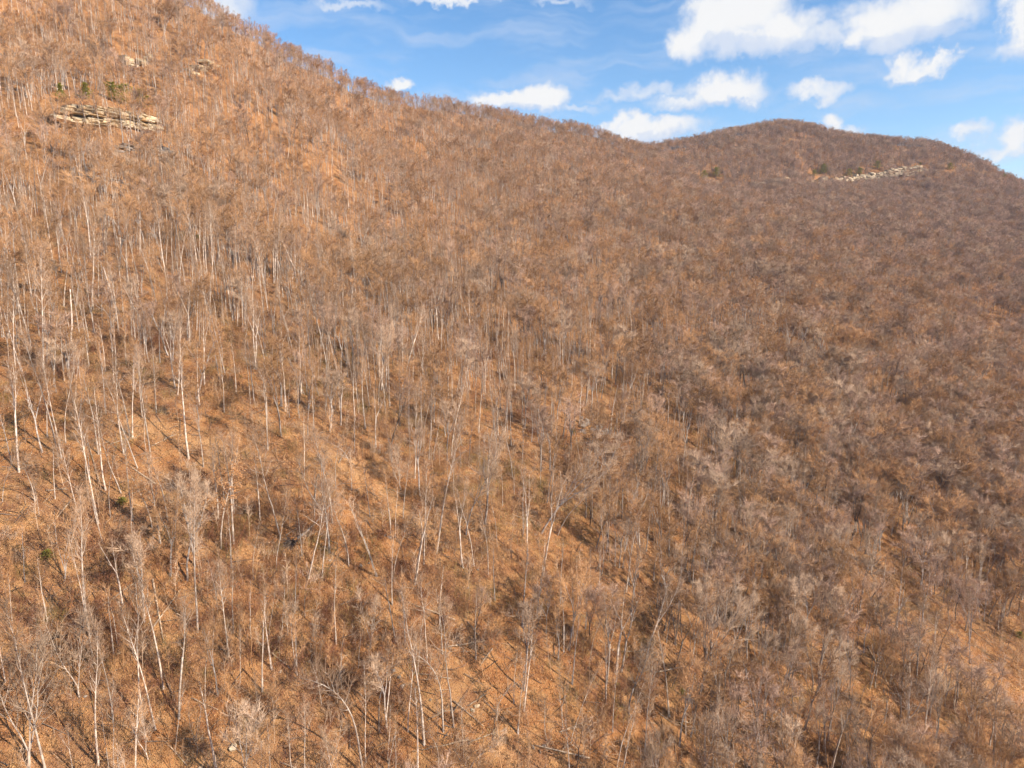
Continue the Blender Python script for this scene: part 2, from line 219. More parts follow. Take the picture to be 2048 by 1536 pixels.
TRACK = [(135.1, 218.4), (132.3, 210.7), (128.4, 201.7), (123.5, 192.7), (117.1, 183.3), (110.5, 175.4), (101.6, 166.6), (87.0, 151.7), (73.3, 137.4)]
SKID = [(-38.9, 122.1), (-34.6, 119.3), (-29.0, 114.5), (-24.2, 111.9), (-18.8, 109.2), (-14.3, 106.4)]
BENCH = [(-62.3, 110.9), (-58.0, 111.3), (-52.9, 110.8), (-48.7, 110.4)]
PATH2 = [(-42.9, 150.8), (-36.8, 148.2), (-28.1, 142.7), (-19.7, 135.1)]
FLAT = [(150.4, 217.8), (160.4, 214.9), (165.1, 210.2)]
BARE = [[(-94.2, 151.5), (-90.9, 154.3)], [(-80.4, 162.7), (-76.2, 165.6)], [(-36.1, 70.0), (-33.2, 73.3), (-32.7, 75.3)]]

def raw_height(x, y):
    x = np.asarray(x, float); y = np.asarray(y, float); sh = x.shape
    Q = np.stack([x.ravel(), y.ravel()], 1)
    z = np.empty(len(Q))
    for i in range(0, len(Q), 20000):
        q = Q[i:i + 20000]
        z[i:i + 20000] = _tps(q, _C) @ _sol[:_n] + np.hstack([np.ones((len(q), 1)), q / _S]) @ _sol[_n:]
    return z.reshape(sh)

def ground(x, y):
    """height of the ground, everywhere from the slope below the camera to the horizon"""
    x = np.asarray(x, float); y = np.asarray(y, float)
    z = raw_height(np.clip(x, -700, 1300), np.clip(y, -160, 1700))
    out = np.maximum(np.maximum(-700 - x, x - 1300), np.maximum(-160 - y, y - 1700))
    k = np.clip(out / 1500.0, 0, 1); k = k * k * (3 - 2 * k)
    z = z * (1 - k) + (-150 + 60 * fbm(x, y, 900.0, 3, 5)) * k
    d = np.hypot(x, y)
    far = np.clip((d - 90) / 500.0, 0, 1)
    z = z + far * 3.2 * fbm(x, y, 85.0, 4, 11) + 0.55 * fbm(x, y, 14.0, 3, 21) * (1 - 0.5 * far) + 0.16 * fbm(x, y, 2.6, 2, 31) * (d < 400)
    # shallow gullies run down the fall line
    ac = x * 0.77 + y * 0.64; al = x * 0.64 - y * 0.77
    wob = 6.0 * fbm(x, y, 45.0, 2, 91)
    gl = 1 - np.abs(fbm(ac + wob, al * 0.16, 30.0, 2, 95)) * 2.4
    z = z - np.clip(gl, 0, 1) ** 1.5 * (0.9 + 3.2 * np.clip((d - 110) / 350.0, 0, 1)) * (d < 1600)
    return z

def gully(x, y):
    ac = x * 0.77 + y * 0.64; al = x * 0.64 - y * 0.77
    wob = 6.0 * fbm(x, y, 45.0, 2, 91)
    return np.clip(1 - np.abs(fbm(ac + wob, al * 0.16, 30.0, 2, 95)) * 2.4, 0, 1)

def grid_axis(stops):
    out = []
    for (a, b, s0, s1) in stops:
        v = a
        while v < b - 1e-6:
            out.append(v)
            f = (v - a) / (b - a)
            v += s0 + (s1 - s0) * f
    out.append(stops[-1][1])
    return np.array(out)

def link(o, parent=None):
    COL.objects.link(o)
    if parent is not None:
        o.parent = parent
    return o
def tag(o, label, cat, group=None):
    o['label'] = label; o['category'] = cat
    if group:
        o['group'] = group
    return o

# ---------------------------------------------------------------- materials
def material(name, rough=0.9, spec=0.1):
    m = bpy.data.materials.new(name)
    m.use_nodes = True
    nt = m.node_tree
    bsdf = nt.nodes['Principled BSDF']
    bsdf.inputs['Roughness'].default_value = rough
    bsdf.inputs['Specular IOR Level'].default_value = spec
    return m, nt, bsdf, node_kit(nt)

def mat_ground():
    m, nt, bs, (new, put, mth, ramp, noise, mix) = material("leaf_litter_ground", 0.95, 0.05)
    geo = new('ShaderNodeNewGeometry')
    P = geo.outputs['Position']
    n1 = noise(P, 0.045, 2, 0.6)
    n2 = noise(P, 0.38, 4, 0.68)
    n3 = noise(P, 3.2, 3, 0.7)
    vor = new('ShaderNodeTexVoronoi'); vor.inputs['Scale'].default_value = 5.5; put(vor.inputs['Vector'], P)
    c = mix(ramp(n1.outputs[0], 0.42, 0.60), (0.365, 0.155, 0.057), (0.265, 0.128, 0.062))
    c = mix(ramp(n2.outputs[0], 0.42, 0.68), c, (0.44, 0.225, 0.092))
    c = mix(ramp(n2.outputs[0], 0.50, 0.28, 0, 0.75), c, (0.14, 0.056, 0.026))
    c = mix(ramp(n3.outputs[0], 0.55, 0.8, 0, 0.55), c, (0.55, 0.33, 0.17))
    c = mix(ramp(n3.outputs[0], 0.42, 0.2, 0, 0.6), c, (0.12, 0.052, 0.025))
    sepc = new('ShaderNodeSeparateColor'); put(sepc.inputs[0], vor.outputs['Color'])
    c = mix(mth('MULTIPLY', ramp(sepc.outputs[0], 0.55, 1.0), 0.28), c, (0.54, 0.28, 0.125))
    c = mix(mth('MULTIPLY', ramp(sepc.outputs[1], 0.7, 1.0), 0.3), c, (0.17, 0.07, 0.035))
    att = new('ShaderNodeAttribute', attribute_name='bare')
    c = mix(mth('MULTIPLY', att.outputs['Fac'], ramp(n2.outputs[0], 0.25, 0.6, 0.15, 0.75)), c, mix(ramp(n3.outputs[0], 0.3, 0.7), (0.45, 0.235, 0.10), (0.54, 0.31, 0.145)))
    n4 = noise(P, 0.11, 2, 0.6)
    c = mix(ramp(n4.outputs[0], 0.62, 0.76, 0, 0.35), c, (0.24, 0.13, 0.045))
    put(bs.inputs['Base Color'], c)
    bmp = new('ShaderNodeBump'); bmp.inputs['Strength'].default_value = 0.6; bmp.inputs['Distance'].default_value = 0.3
    put(bmp.inputs['Height'], mth('ADD', n3.outputs[0], mth('MULTIPLY', vor.outputs['Distance'], 0.7)))
    put(bs.inputs['Normal'], bmp.outputs[0])
    return m

def mat_bark(name, light, dark, var=0.35, stripe=1.6):
    m, nt, bs, (new, put, mth, ramp, noise, mix) = material(name, 0.9, 0.1)
    tc = new('ShaderNodeTexCoord')
    info = new('ShaderNodeObjectInfo')
    add = new('ShaderNodeVectorMath', operation='ADD')
    put(add.inputs[0], tc.outputs['Object']); put(add.inputs[1], info.outputs['Location'])
    n = noise(add.outputs[0], stripe, 2, 0.65)
    n2 = noise(add.outputs[0], 7.0, 1, 0.6)
    c = mix(ramp(n.outputs[0], 0.38, 0.62), dark, light)
    c = mix(ramp(n2.outputs[0], 0.55, 0.75, 0, 0.5), c, tuple(v * 0.5 for v in dark))
    hv = new('ShaderNodeHueSaturation')
    put(hv.inputs['Value'], ramp(info.outputs['Random'], 0, 1, 1 - var, 1 + var, False))
    put(hv.inputs['Color'], c)
    put(bs.inputs['Base Color'], hv.outputs[0])
    return m

def mat_twig(name, a, b):
    m, nt, bs, (new, put, mth, ramp, noise, mix) = material(name, 0.85, 0.1)
    info = new('ShaderNodeObjectInfo')
    tc = new('ShaderNodeTexCoord')
    n = noise(tc.outputs['Object'], 0.6, 2, 0.5)
    f = mth('ADD', mth('MULTIPLY', info.outputs['Random'], 0.7), mth('MULTIPLY', n.outputs[0], 0.3))
    c = mix(f, a, b)
    hv = new('ShaderNodeHueSaturation')
    w = new('ShaderNodeTexWhiteNoise', noise_dimensions='1D'); put(w.inputs['W'], info.outputs['Random'])
    put(hv.inputs['Value'], ramp(w.outputs[0], 0, 1, 0.62, 1.38, False))
    put(hv.inputs['Color'], c)
    put(bs.inputs['Base Color'], hv.outputs[0])
    return m

def mat_leaf(name, a, b, trans=0.25):
    m, nt, bs, (new, put, mth, ramp, noise, mix) = material(name, 0.7, 0.2)
    geo = new('ShaderNodeNewGeometry')
    info = new('ShaderNodeObjectInfo')
    w = new('ShaderNodeTexWhiteNoise', noise_dimensions='2D')
    cb = new('ShaderNodeCombineXYZ'); put(cb.inputs[0], geo.outputs['Random Per Island']); put(cb.inputs[1], info.outputs['Random'])
    put(w.inputs['Vector'], cb.outputs[0])
    c = mix(w.outputs[0], a, b)
    put(bs.inputs['Base Color'], c)
    tr = new('ShaderNodeBsdfTranslucent'); put(tr.inputs[0], c)
    mx = new('ShaderNodeMixShader'); mx.inputs[0].default_value = trans
    put(mx.inputs[1], bs.outputs[0]); put(mx.inputs[2], tr.outputs[0])
    put(nt.nodes['Material Output'].inputs[0], mx.outputs[0])
    return m

def mat_rock(name, a, b, stain):
    m, nt, bs, (new, put, mth, ramp, noise, mix) = material(name, 0.95, 0.1)
    geo = new('ShaderNodeNewGeometry'); info = new('ShaderNodeObjectInfo')
    P = geo.outputs['Position']
    st = new('ShaderNodeVectorMath', operation='MULTIPLY'); put(st.inputs[0], P); st.inputs[1].default_value = (0.25, 0.25, 1.6)
    n1 = noise(st.outputs[0], 0.9, 5, 0.6); n2 = noise(P, 0.35, 4, 0.6); n3 = noise(P, 4.0, 4, 0.6)
    c = mix(ramp(n1.outputs[0], 0.42, 0.60), a, b)
    c = mix(ramp(n2.outputs[0], 0.5, 0.7, 0, 0.8), c, stain)
    c = mix(ramp(n3.outputs[0], 0.55, 0.75, 0, 0.5), c, tuple(v * 0.35 for v in a))
    hv = new('ShaderNodeHueSaturation')
    put(hv.inputs['Value'], ramp(info.outputs['Random'], 0, 1, 0.75, 1.2, False)); put(hv.inputs['Color'], c)
    put(bs.inputs['Base Color'], hv.outputs[0])
    bmp = new('ShaderNodeBump'); bmp.inputs['Strength'].default_value = 0.8; bmp.inputs['Distance'].default_value = 0.3
    put(bmp.inputs['Height'], n1.outputs[0]); put(bs.inputs['Normal'], bmp.outputs[0])
    return m

M_GROUND = mat_ground()
M_PALE = mat_bark("pale_bark", (0.68, 0.54, 0.42), (0.42, 0.31, 0.235), 0.32)
M_GREY = mat_bark("grey_bark", (0.46, 0.38, 0.32), (0.27, 0.21, 0.17), 0.3)
M_DARK = mat_bark("dark_bark", (0.22, 0.165, 0.13), (0.10, 0.075, 0.06), 0.3)
M_TW_PALE = mat_twig("pale_twigs", (0.42, 0.265, 0.165), (0.32, 0.195, 0.115))
M_TW_GREY = mat_twig("grey_twigs", (0.54, 0.365, 0.24), (0.44, 0.285, 0.18))
M_TW_TAN = mat_twig("tan_twigs", (0.52, 0.285, 0.135), (0.42, 0.215, 0.10))
M_TW_ROSE = mat_twig("rosy_twigs", (0.54, 0.335, 0.225), (0.44, 0.275, 0.185))
M_BRUSH_O = mat_twig("orange_brush", (0.42, 0.20, 0.085), (0.30, 0.145, 0.065))
M_BRUSH_M = mat_twig("maroon_brush", (0.27, 0.115, 0.06), (0.20, 0.088, 0.05))
M_GRASS = mat_twig("dry_grass", (0.56, 0.36, 0.15), (0.42, 0.27, 0.10))
M_OLIVE = mat_twig("olive_brush", (0.24, 0.165, 0.055), (0.30, 0.19, 0.075))
M_LEAF_TAN = mat_leaf("clinging_tan_leaves", (0.50, 0.22, 0.08), (0.62, 0.33, 0.15))
M_LEAF_FALLEN = mat_leaf("fallen_leaves", (0.48, 0.19, 0.055), (0.62, 0.36, 0.16), 0.1)
M_NEEDLE = mat_leaf("evergreen_needles", (0.28, 0.26, 0.04), (0.46, 0.40, 0.085))
M_ROCK_TAN = mat_rock("tan_sandstone", (0.54, 0.385, 0.225), (0.64, 0.50, 0.33), (0.50, 0.28, 0.125))
M_ROCK_CLIFF = mat_rock("weathered_cliff", (0.40, 0.29, 0.18), (0.50, 0.38, 0.25), (0.33, 0.19, 0.10))
M_ROCK_GREY = mat_rock("grey_rock", (0.27, 0.215, 0.17), (0.38, 0.32, 0.265), (0.28, 0.16, 0.085))
M_LOG = mat_bark("weathered_log", (0.58, 0.42, 0.28), (0.34, 0.23, 0.15), 0.3, 2.5)
M_TRACK = mat_rock("dirt_track", (0.37, 0.175, 0.072), (0.43, 0.225, 0.105), (0.25, 0.11, 0.048))

# ---------------------------------------------------------------- the ground
def build_ground():
    xs = grid_axis([(-7000, -1000, 700, 150), (-1000, -160, 12, 2.5), (-160, 170, 1.15, 1.15), (170, 1100, 2.5, 9), (1100, 9000, 150, 900)])
    ys = grid_axis([(-5000, -200, 600, 60), (-200, 50, 25, 2), (50, 240, 1.05, 1.3), (240, 700, 1.6, 5), (700, 1500, 5, 8), (1500, 12000, 60, 1200)])
    X, Y = np.meshgrid(xs, ys)
    Z = ground(X, Y)
    bench = np.exp(-(seg_dist(X, Y, TRACK) / 4.0) ** 2)
    nx, ny = len(xs), len(ys)
    verts = np.stack([X.ravel(), Y.ravel(), Z.ravel()], 1)
    i = np.arange(nx * ny).reshape(ny, nx)
    quads = np.stack([i[:-1, :-1], i[:-1, 1:], i[1:, 1:], i[1:, :-1]], -1).reshape(-1, 4)
    me = bpy.data.meshes.new("ground")
    me.vertices.add(len(verts)); me.vertices.foreach_set("co", verts.ravel())
    me.loops.add(quads.size); me.loops.foreach_set("vertex_index", quads.ravel())
    me.polygons.add(len(quads)); me.polygons.foreach_set("loop_start", np.arange(0, quads.size, 4))
    me.polygons.foreach_set("use_smooth", np.ones(len(quads), bool))
    b = np.zeros(X.shape)
    for ln, w in ((SKID, 1.5), (BENCH, 2.2), (PATH2, 1.3), (FLAT, 6.0), (BARE[0], 2.0), (BARE[1], 2.0), (BARE[2], 1.4)):
        b = np.maximum(b, np.exp(-(seg_dist(X, Y, ln) / w) ** 2))
    b = np.clip(b + 0.5 * fbm(X, Y, 5.0, 3, 77) * (b > 0.05), 0, 1)
    a = me.attributes.new("bare", 'FLOAT', 'POINT'); a.data.foreach_set("value", b.ravel().astype(np.float32))
    me.update(); me.validate()
    me.materials.append(M_GROUND)
    o = link(bpy.data.objects.new("ground", me))
    o['kind'] = 'structure'
build_ground()

def build_track():
    pts = []
    for (a, b) in zip(TRACK[:-1], TRACK[1:]):
        for k in range(6):
            pts.append((a[0] + (b[0] - a[0]) * k / 6, a[1] + (b[1] - a[1]) * k / 6))
    pts = np.array(pts)
    for _ in range(6):
        pts[1:-1] = (pts[:-2] + 2 * pts[1:-1] + pts[2:]) / 4
    t = np.gradient(pts, axis=0); t /= np.linalg.norm(t, axis=1)[:, None]
    nrm = np.stack([-t[:, 1], t[:, 0]], 1)
    us = [-2.0, -1.35, -1.0, -0.65, -0.2, 0.2, 0.65, 1.0, 1.35, 2.0]
    dz = [0.10, 0.16, 0.02, 0.16, 0.26, 0.26, 0.16, 0.02, 0.16, 0.10]
    V = []; Fc = []
    for i, (p, nn) in enumerate(zip(pts, nrm)):
        w = (0.68 + 0.06 * math.sin(i * 1.7)) * min(1.0, .25 + .07 * (len(pts) - i), .4 + .1 * i)
        for u, h in zip(us, dz):
            x, y = p + nn * u * w
            V.append((x, y, float(ground(x, y)) + h + 0.06))
    k = len(us)
    for i in range(len(pts) - 1):
        for j in range(k - 1):
            a = i * k + j
            Fc.append((a, a + 1, a + k + 1, a + k))
    me = bpy.data.meshes.new("dirt_track"); me.from_pydata(V, [], Fc); me.materials.append(M_GROUND)
    for p in me.polygons: p.use_smooth = True
    o = link(bpy.data.objects.new("dirt_track", me)); o['kind'] = 'structure'
build_track()

# ---------------------------------------------------------------- tree shapes
class Acc:
    def __init__(s):
        s.v = []; s.f = []
    def mesh(s, name, mat):
        me = bpy.data.meshes.new(name); me.from_pydata(s.v, [], s.f); me.materials.append(mat)
        me.polygons.foreach_set("use_smooth", np.ones(len(me.polygons), bool))
        me.update()
        return me

def perp(d):
    a = Vector((0, 0, 1)) if abs(d.z) < 0.9 else Vector((1, 0, 0))
    u = d.cross(a).normalized()
    return u, d.cross(u).normalized()

def tube(acc, pts, rad, n):
    b0 = len(acc.v)
    u = None
    for i, p in enumerate(pts):
        d = (pts[min(i + 1, len(pts) - 1)] - pts[max(i - 1, 0)]).normalized()
        if u is None:
            u, w = perp(d)
        else:
            u = (u - d * u.dot(d)).normalized(); w = d.cross(u)
        for k in range(n):
            a = 2 * math.pi * k / n
            acc.v.append(p + (u * math.cos(a) + w * math.sin(a)) * rad[i])
    for i in range(len(pts) - 1):
        for k in range(n):
            a = b0 + i * n + k; b = b0 + i * n + (k + 1) % n
            acc.f.append((a, b, b + n, a + n))
    e = b0 + (len(pts) - 1) * n
    acc.f.append(tuple(range(e, e + n)))

def spike(acc, p, d, L, r):
    u, w = perp(d)
    b = len(acc.v)
    acc.v += [p + u * r, p - u * (r * 0.5) + w * (r * 0.87), p - u * (r * 0.5) - w * (r * 0.87), p + d * L]
    acc.f += [(b, b + 1, b + 3), (b + 1, b + 2, b + 3), (b + 2, b, b + 3)]

def rdir(rng, d, ang, az):
    u, w = perp(d)
    return (d * math.cos(ang) + (u * math.cos(az) + w * math.sin(az)) * math.sin(ang)).normalized()

def leaf(acc, rng, p, s):
    d = Vector((rng.uniform(-1, 1), rng.uniform(-1, 1), rng.uniform(-1, .6))).normalized()
    u, w = perp(d)
    b = len(acc.v)
    acc.v += [p - u * s, p + w * s * .55, p + u * s, p - w * s * .55]
    acc.f.append((b, b + 1, b + 2, b + 3))

KIND = {  # height, trunk radius, clear share, limb length, limb elevation, limbs, leaders, wobble, subs, twigs
    'poplar':  dict(H=16, r=.13, clear=.50, L=2.3, el=(48, 74), n=18, lead=1, wob=.028, subs=6, tw=4, bark=M_PALE, twig=M_TW_PALE),
    'slender': dict(H=11, r=.07, clear=.50, L=1.3, el=(42, 68), n=12, lead=1, wob=.05, subs=4, tw=4, bark=M_PALE, twig=M_TW_PALE),
    'crooked': dict(H=13, r=.105, clear=.48, L=2.5, el=(20, 60), n=14, lead=1, wob=.065, subs=6, tw=6, bark=M_PALE, twig=M_TW_PALE),
    'forked':  dict(H=14, r=.125, clear=.52, L=2.2, el=(42, 70), n=12, lead=2, wob=.06, subs=5, tw=5, bark=M_PALE, twig=M_TW_PALE),
    'leafy':   dict(H=13, r=.10, clear=.35, L=1.7, el=(10, 50), n=18, lead=1, wob=.05, subs=5, tw=5, bark=M_PALE, twig=M_TW_TAN),
    'wide':    dict(H=14, r=.14, clear=.36, L=3.6, el=(25, 62), n=15, lead=3, wob=.08, subs=8, tw=9, bark=M_GREY, twig=M_TW_GREY),
    'dark':    dict(H=11, r=.115, clear=.42, L=2.9, el=(20, 58), n=12, lead=2, wob=.12, subs=6, tw=6, bark=M_DARK, twig=M_TW_ROSE),
    'bushy':   dict(H=8, r=.085, clear=.18, L=2.5, el=(40, 68), n=20, lead=3, wob=.08, subs=6, tw=5, bark=M_PALE, twig=M_TW_GREY),
    'arched':  dict(H=10, r=.10, clear=.50, L=1.9, el=(15, 55), n=14, lead=1, wob=.06, subs=5, tw=6, bark=M_PALE, twig=M_TW_PALE, arch=.045),
    'snag':    dict(H=11, r=.17, clear=.70, L=.9, el=(20, 60), n=5, lead=1, wob=.04, subs=2, tw=1, bark=M_PALE, twig=M_TW_PALE, broken=True),
}

def tree_shape(kind, seed, far=False):
    k = dict(KIND[kind]); rng = random.Random(seed * 977 + 13)
    if far and kind in ('poplar', 'slender', 'forked'):
        k['r'] *= 1.3; k['clear'] += .07
    T, B, W, LV = Acc(), Acc(), Acc(), Acc()
    H, r0 = k['H'], k['r']
    nseg = 9 if not far else 5
    def leader(p, d, L, ra, rb, segs, arch=0.0, up=0.05):
        pts = [p.copy()]; rad = [ra]
        for i in range(segs):
            t = (i + 1) / segs
            d = (d + Vector((rng.gauss(0, k['wob']), rng.gauss(0, k['wob']), up)) + Vector((-arch * (t > .45) * 3.0, 0, -arch * (t > .6) * 3.2))).normalized()
            p = p + d * (L / segs)
            pts.append(p); rad.append(ra + (rb - ra) * t ** 0.85)
        return pts, rad
    stems = []
    base = Vector((0, 0, -0.7))
    d0 = Vector((rng.gauss(0, .03), rng.gauss(0, .03), 1)).normalized()
    sides = 4 if far else 6
    if k['lead'] == 1:
        pts, rad = leader(base, d0, H + .7, r0, r0 * (.5 if k.get('broken') else .13), nseg + 3, k.get('arch', 0))
        rad[0] *= 1.35
        tube(T, pts, rad, sides); stems.append((pts, rad, k['clear'], k['n'], 1.0))
    else:
        tf = (rng.uniform(.42, .6) if kind == 'forked' else rng.uniform(.3, .5)) if kind != 'bushy' else .12
        pts, rad = leader(base, d0, H * tf + .7, r0, r0 * .78, max(3, nseg // 2))
        rad[0] *= 1.35
        tube(T, pts, rad, sides)
        az0 = rng.uniform(0, 6.28)
        for j in range(k['lead']):
            d = rdir(rng, (pts[-1] - pts[-2]).normalized(), R(rng.uniform(6, 15)), az0 + j * 6.283 / k['lead'] + rng.uniform(-.4, .4))
            p2, r2 = leader(pts[-1] - d0 * .1, d, H * (1 - tf) * rng.uniform(.82, 1.05), r0 * rng.uniform(.5, .68), r0 * .1, nseg - 2 if not far else 4, up=.09)
            tube(T, p2, r2, max(4, sides - 1))
            stems.append((p2, r2, max(.1, (k['clear'] - tf) / (1 - tf)), max(5, int(k['n'] * (1.15 if far else 1.35) / k['lead'])), .85))
    for (pts, rad, clear, n, ls) in stems:
        if far:
            n = max(5, int(n * .8))
        az = rng.uniform(0, 6.28)
        for i in range(n):
            t = clear + (0.985 - clear) * ((i + rng.random()) / n) ** .85
            f = t * (len(pts) - 1); a = min(int(f), len(pts) - 2); f -= a
            p = pts[a].lerp(pts[a + 1], f); rr = rad[a] + (rad[a + 1] - rad[a]) * f
            sd = (pts[a + 1] - pts[a]).normalized()
            az += 2.4 + rng.uniform(-.5, .5)
            u = (t - clear) / (1 - clear)
            L = k['L'] * ls * (1.0 - .72 * u ** 1.6) * (.55 + .45 * min(1, u * 4)) * rng.uniform(.7, 1.3)
            d = rdir(rng, sd, R(90 - rng.uniform(*k['el']) - 10 * u), az)
            segs = 4 if not far else 2
            q = p.copy(); lp = [q]; lr = [min(rr * .66, .034 + L * .013)]
            for s in range(segs):
                d = (d + Vector((rng.gauss(0, .12), rng.gauss(0, .12), .12 + rng.gauss(0, .08)))).normalized()
                q = q + d * (L / segs); lp.append(q); lr.append(lr[0] * (1 - .86 * (s + 1) / segs))
            tube(B, lp, lr, 4 if not far else 3)
            if k.get('broken') and rng.random() < .6:
                continue
            ns = k['subs'] if not far else max(3, k['subs'] - (0 if kind == 'wide' else 2))
            for j in range(ns):
                tt = .18 + .82 * (j + rng.random()) / ns
                f = tt * segs; a = min(int(f), segs - 1); f -= a
                sp = lp[a].lerp(lp[a + 1], f)
                d2 = rdir(rng, (lp[a + 1] - lp[a]).normalized(), R(rng.uniform(25, 58)), rng.uniform(0, 6.28))
                d2.z += .18; d2.normalize()
                L2 = L * rng.uniform(.28, .5) + .25
                m = sp + d2 * L2 * .55; d3 = (d2 + Vector((rng.gauss(0, .18), rng.gauss(0, .18), .15))).normalized(); e = m + d3 * L2 * .5
                r2 = .021 if not far else .03
                if far:
                    spike(W, sp, d2, L2, r2)
                else:
                    tube(W, [sp, m, e], [r2, r2 * .7, r2 * .3], 3)
                nt = k['tw'] if not far else max(3, k['tw'] - (1 if kind == 'wide' else 2))
                for q2 in range(nt):
                    g = rng.random()
                    tp = sp.lerp(m, g * 2) if g < .5 else m.lerp(e, g * 2 - 1)
                    d4 = rdir(rng, d3, R(rng.uniform(15, 55)), rng.uniform(0, 6.28)); d4.z += .12; d4.normalize()
                    spike(W, tp, d4, rng.uniform(.45, 1.2) * (1.15 if far else 1.0), .0105 if not far else .019)
                    if kind == 'leafy' and u < .55 and rng.random() < .8:
                        for _ in range(3):
                            leaf(LV, rng, tp + d4 * rng.uniform(.1, .6) + Vector((rng.gauss(0, .1), rng.gauss(0, .1), rng.gauss(0, .1))), rng.uniform(.09, .16))
    return T, B, W, LV

def joined(a, b):
    o = len(a.v); a.v += b.v; a.f += [tuple(i + o for i in f) for f in b.f]
    return a

# one set of meshes for each kind of near tree, shared by its copies
PROTO = {}
for kind in KIND:
    PROTO[kind] = []
    for s in range({'poplar': 4, 'slender': 4, 'wide': 3, 'forked': 3, 'crooked': 3, 'dark': 3}.get(kind, 2)):
        T, B, W, LV = tree_shape(kind, s + 1)
        k = KIND[kind]
        PROTO[kind].append((joined(T, B).mesh("trunk", k['bark']), W.mesh("crown", k['twig']), LV.mesh("clinging_leaves", M_LEAF_TAN) if LV.v else None))

def lean_euler(dx, dy, spin):
    """tilt that carries the tree top by (dx, dy) for each metre of height, after a turn about its own axis"""
    up = Vector((dx, dy, 1)).normalized()
    return (Vector((0, 0, 1)).rotation_difference(up) @ Quaternion((0, 0, 1), spin)).to_euler()

LOOK = {'poplar': 'tall straight pale', 'slender': 'slender pale pole-like', 'crooked': 'crooked pale', 'forked': 'pale fork-trunked',
        'leafy': 'tan-leaved pale', 'wide': 'grey broad-crowned', 'dark': 'dark-barked crooked', 'bushy': 'short twiggy pale', 'arched': 'thin arch-topped', 'snag': 'broken-topped dead'}
CROWD = {'poplar': 'pale trees of the slope', 'slender': 'slender pole trees', 'crooked': 'crooked pale trees', 'forked': 'fork-trunked trees', 'leafy': 'trees with clinging leaves',
         'wide': 'broad-crowned grey trees', 'dark': 'dark-barked trees', 'bushy': 'short twiggy trees', 'arched': 'arch-topped trees', 'snag': 'dead snags'}
def where(x, y, z):
    d = y * math.cos(PITCH) - z * math.sin(PITCH)
    v = -(z * math.cos(PITCH) + y * math.sin(PITCH))
    return 50 + 100 * FPX * x / d / 2048, 50 + 100 * FPX * v / d / 1536
LANDMARKS = [  # x percent, y percent of the picture, how the place is called
    (2, 100, "the bottom corner on the uphill side"), (50, 102, "the middle of the bottom edge"), (100, 100, "the bottom corner on the downhill side"), (75, 101, "the bottom edge, three quarters across"),
    (28, 71, "the upturned root plate"), (18, 56, "the small sunlit clearing"), (35, 62, "the tan skid trail"), (36, 50, "the upper trail"), (58, 55.5, "the whitish outcrop"),
    (90, 68, "the dirt track"), (4.6, 72, "the bright green shrub"), (8.4, 38, "the lone white boulder"), (18.5, 31, "the two dark evergreen shrubs"), (21, 98, "the tan boulder pair"),
    (46.5, 92, "the tan boulders by the log"), (99, 83, "the dull green shrub"), (27, 85, "the long sloping log"), (66.7, 89, "the little green shrub"), (97, 63, "the flat ground by the track"),
    (12, 63.5, "the log across the slope"), (79, 75, "the log by the track bend"), (60, 63, "the log below the outcrop"), (0, 55, "the uphill picture edge")]
ORD = ["", "second ", "third ", "fourth ", "fifth ", "sixth ", "seventh ", "eighth ", "ninth ", "tenth ", "eleventh ", "twelfth "]
PENDING = []
def later(o, px, py, text):
    """each label names the landmark beside the thing, the side it stands on and its turn counted outwards"""
    best = min(LANDMARKS, key=lambda l: math.hypot((px - l[0]) * 1.33, py - l[1]))
    dx, dy = (px - best[0]) * 1.33, py - best[1]
    side = ("downhill of" if dx > 0 else "uphill of") if abs(dx) > abs(dy) else ("below" if dy > 0 else "above")
    PENDING.append((o, text, side, best[2], math.hypot(dx, dy)))
def write_labels():
    seen_keys = {}
    for o, text, side, mark, d in sorted(PENDING, key=lambda q: q[4]):
        k = seen_keys.get((text, side, mark), 0); seen_keys[(text, side, mark)] = k + 1
        o['label'] = f"{ORD[k]}{text} {side} {mark}"
TREE_XY = []
def bare_tree(kind, x, y, h, dx, rng):
    z = float(ground(x, y))
    k = KIND[kind]
    root = bpy.data.objects.new("bare_tree", None)
    root.empty_display_size = 0.3
    root.location = (x, y, z)
    s = h / k['H']
    tilt = dx / h
    if kind == 'arched':
        spin = 0.0 if tilt <= .06 else math.pi
        spin += rng.uniform(-.7, .7); tilt *= .4
    else:
        spin = rng.uniform(0, 6.28)
    root.rotation_euler = lean_euler(tilt, rng.gauss(0, .02), spin)
    w = s * rng.uniform(.9, 1.15) if s > .75 else s * rng.uniform(1.0, 1.3)
    root.scale = (w, w, s)
    link(root)
    protos = PROTO[kind][rng.randrange(len(PROTO[kind]))]
    for nm, me in zip(("trunk", "crown", "clinging_leaves"), protos):
        if me is not None:
            link(bpy.data.objects.new(nm, me), root)
    px, py = where(x, y, z)
    lean = ' leaning downhill' if tilt > .16 else (' leaning uphill' if tilt < -.16 else '')
    size = 'small ' if h < 8 and kind != 'bushy' else ('big ' if h > 18 else '')
    later(root, px, py, f"{size}{LOOK[kind]} bare tree{lean}")
    tag(root, '', 'tree', CROWD[kind])
    TREE_XY.append((x, y))
    return root

rng = random.Random(4)
for i, row in enumerate(TREES.split(';')):
    kind, x, y, h, dx = row.split(',')
    bare_tree(kind, float(x), float(y), float(h), float(dx), rng)

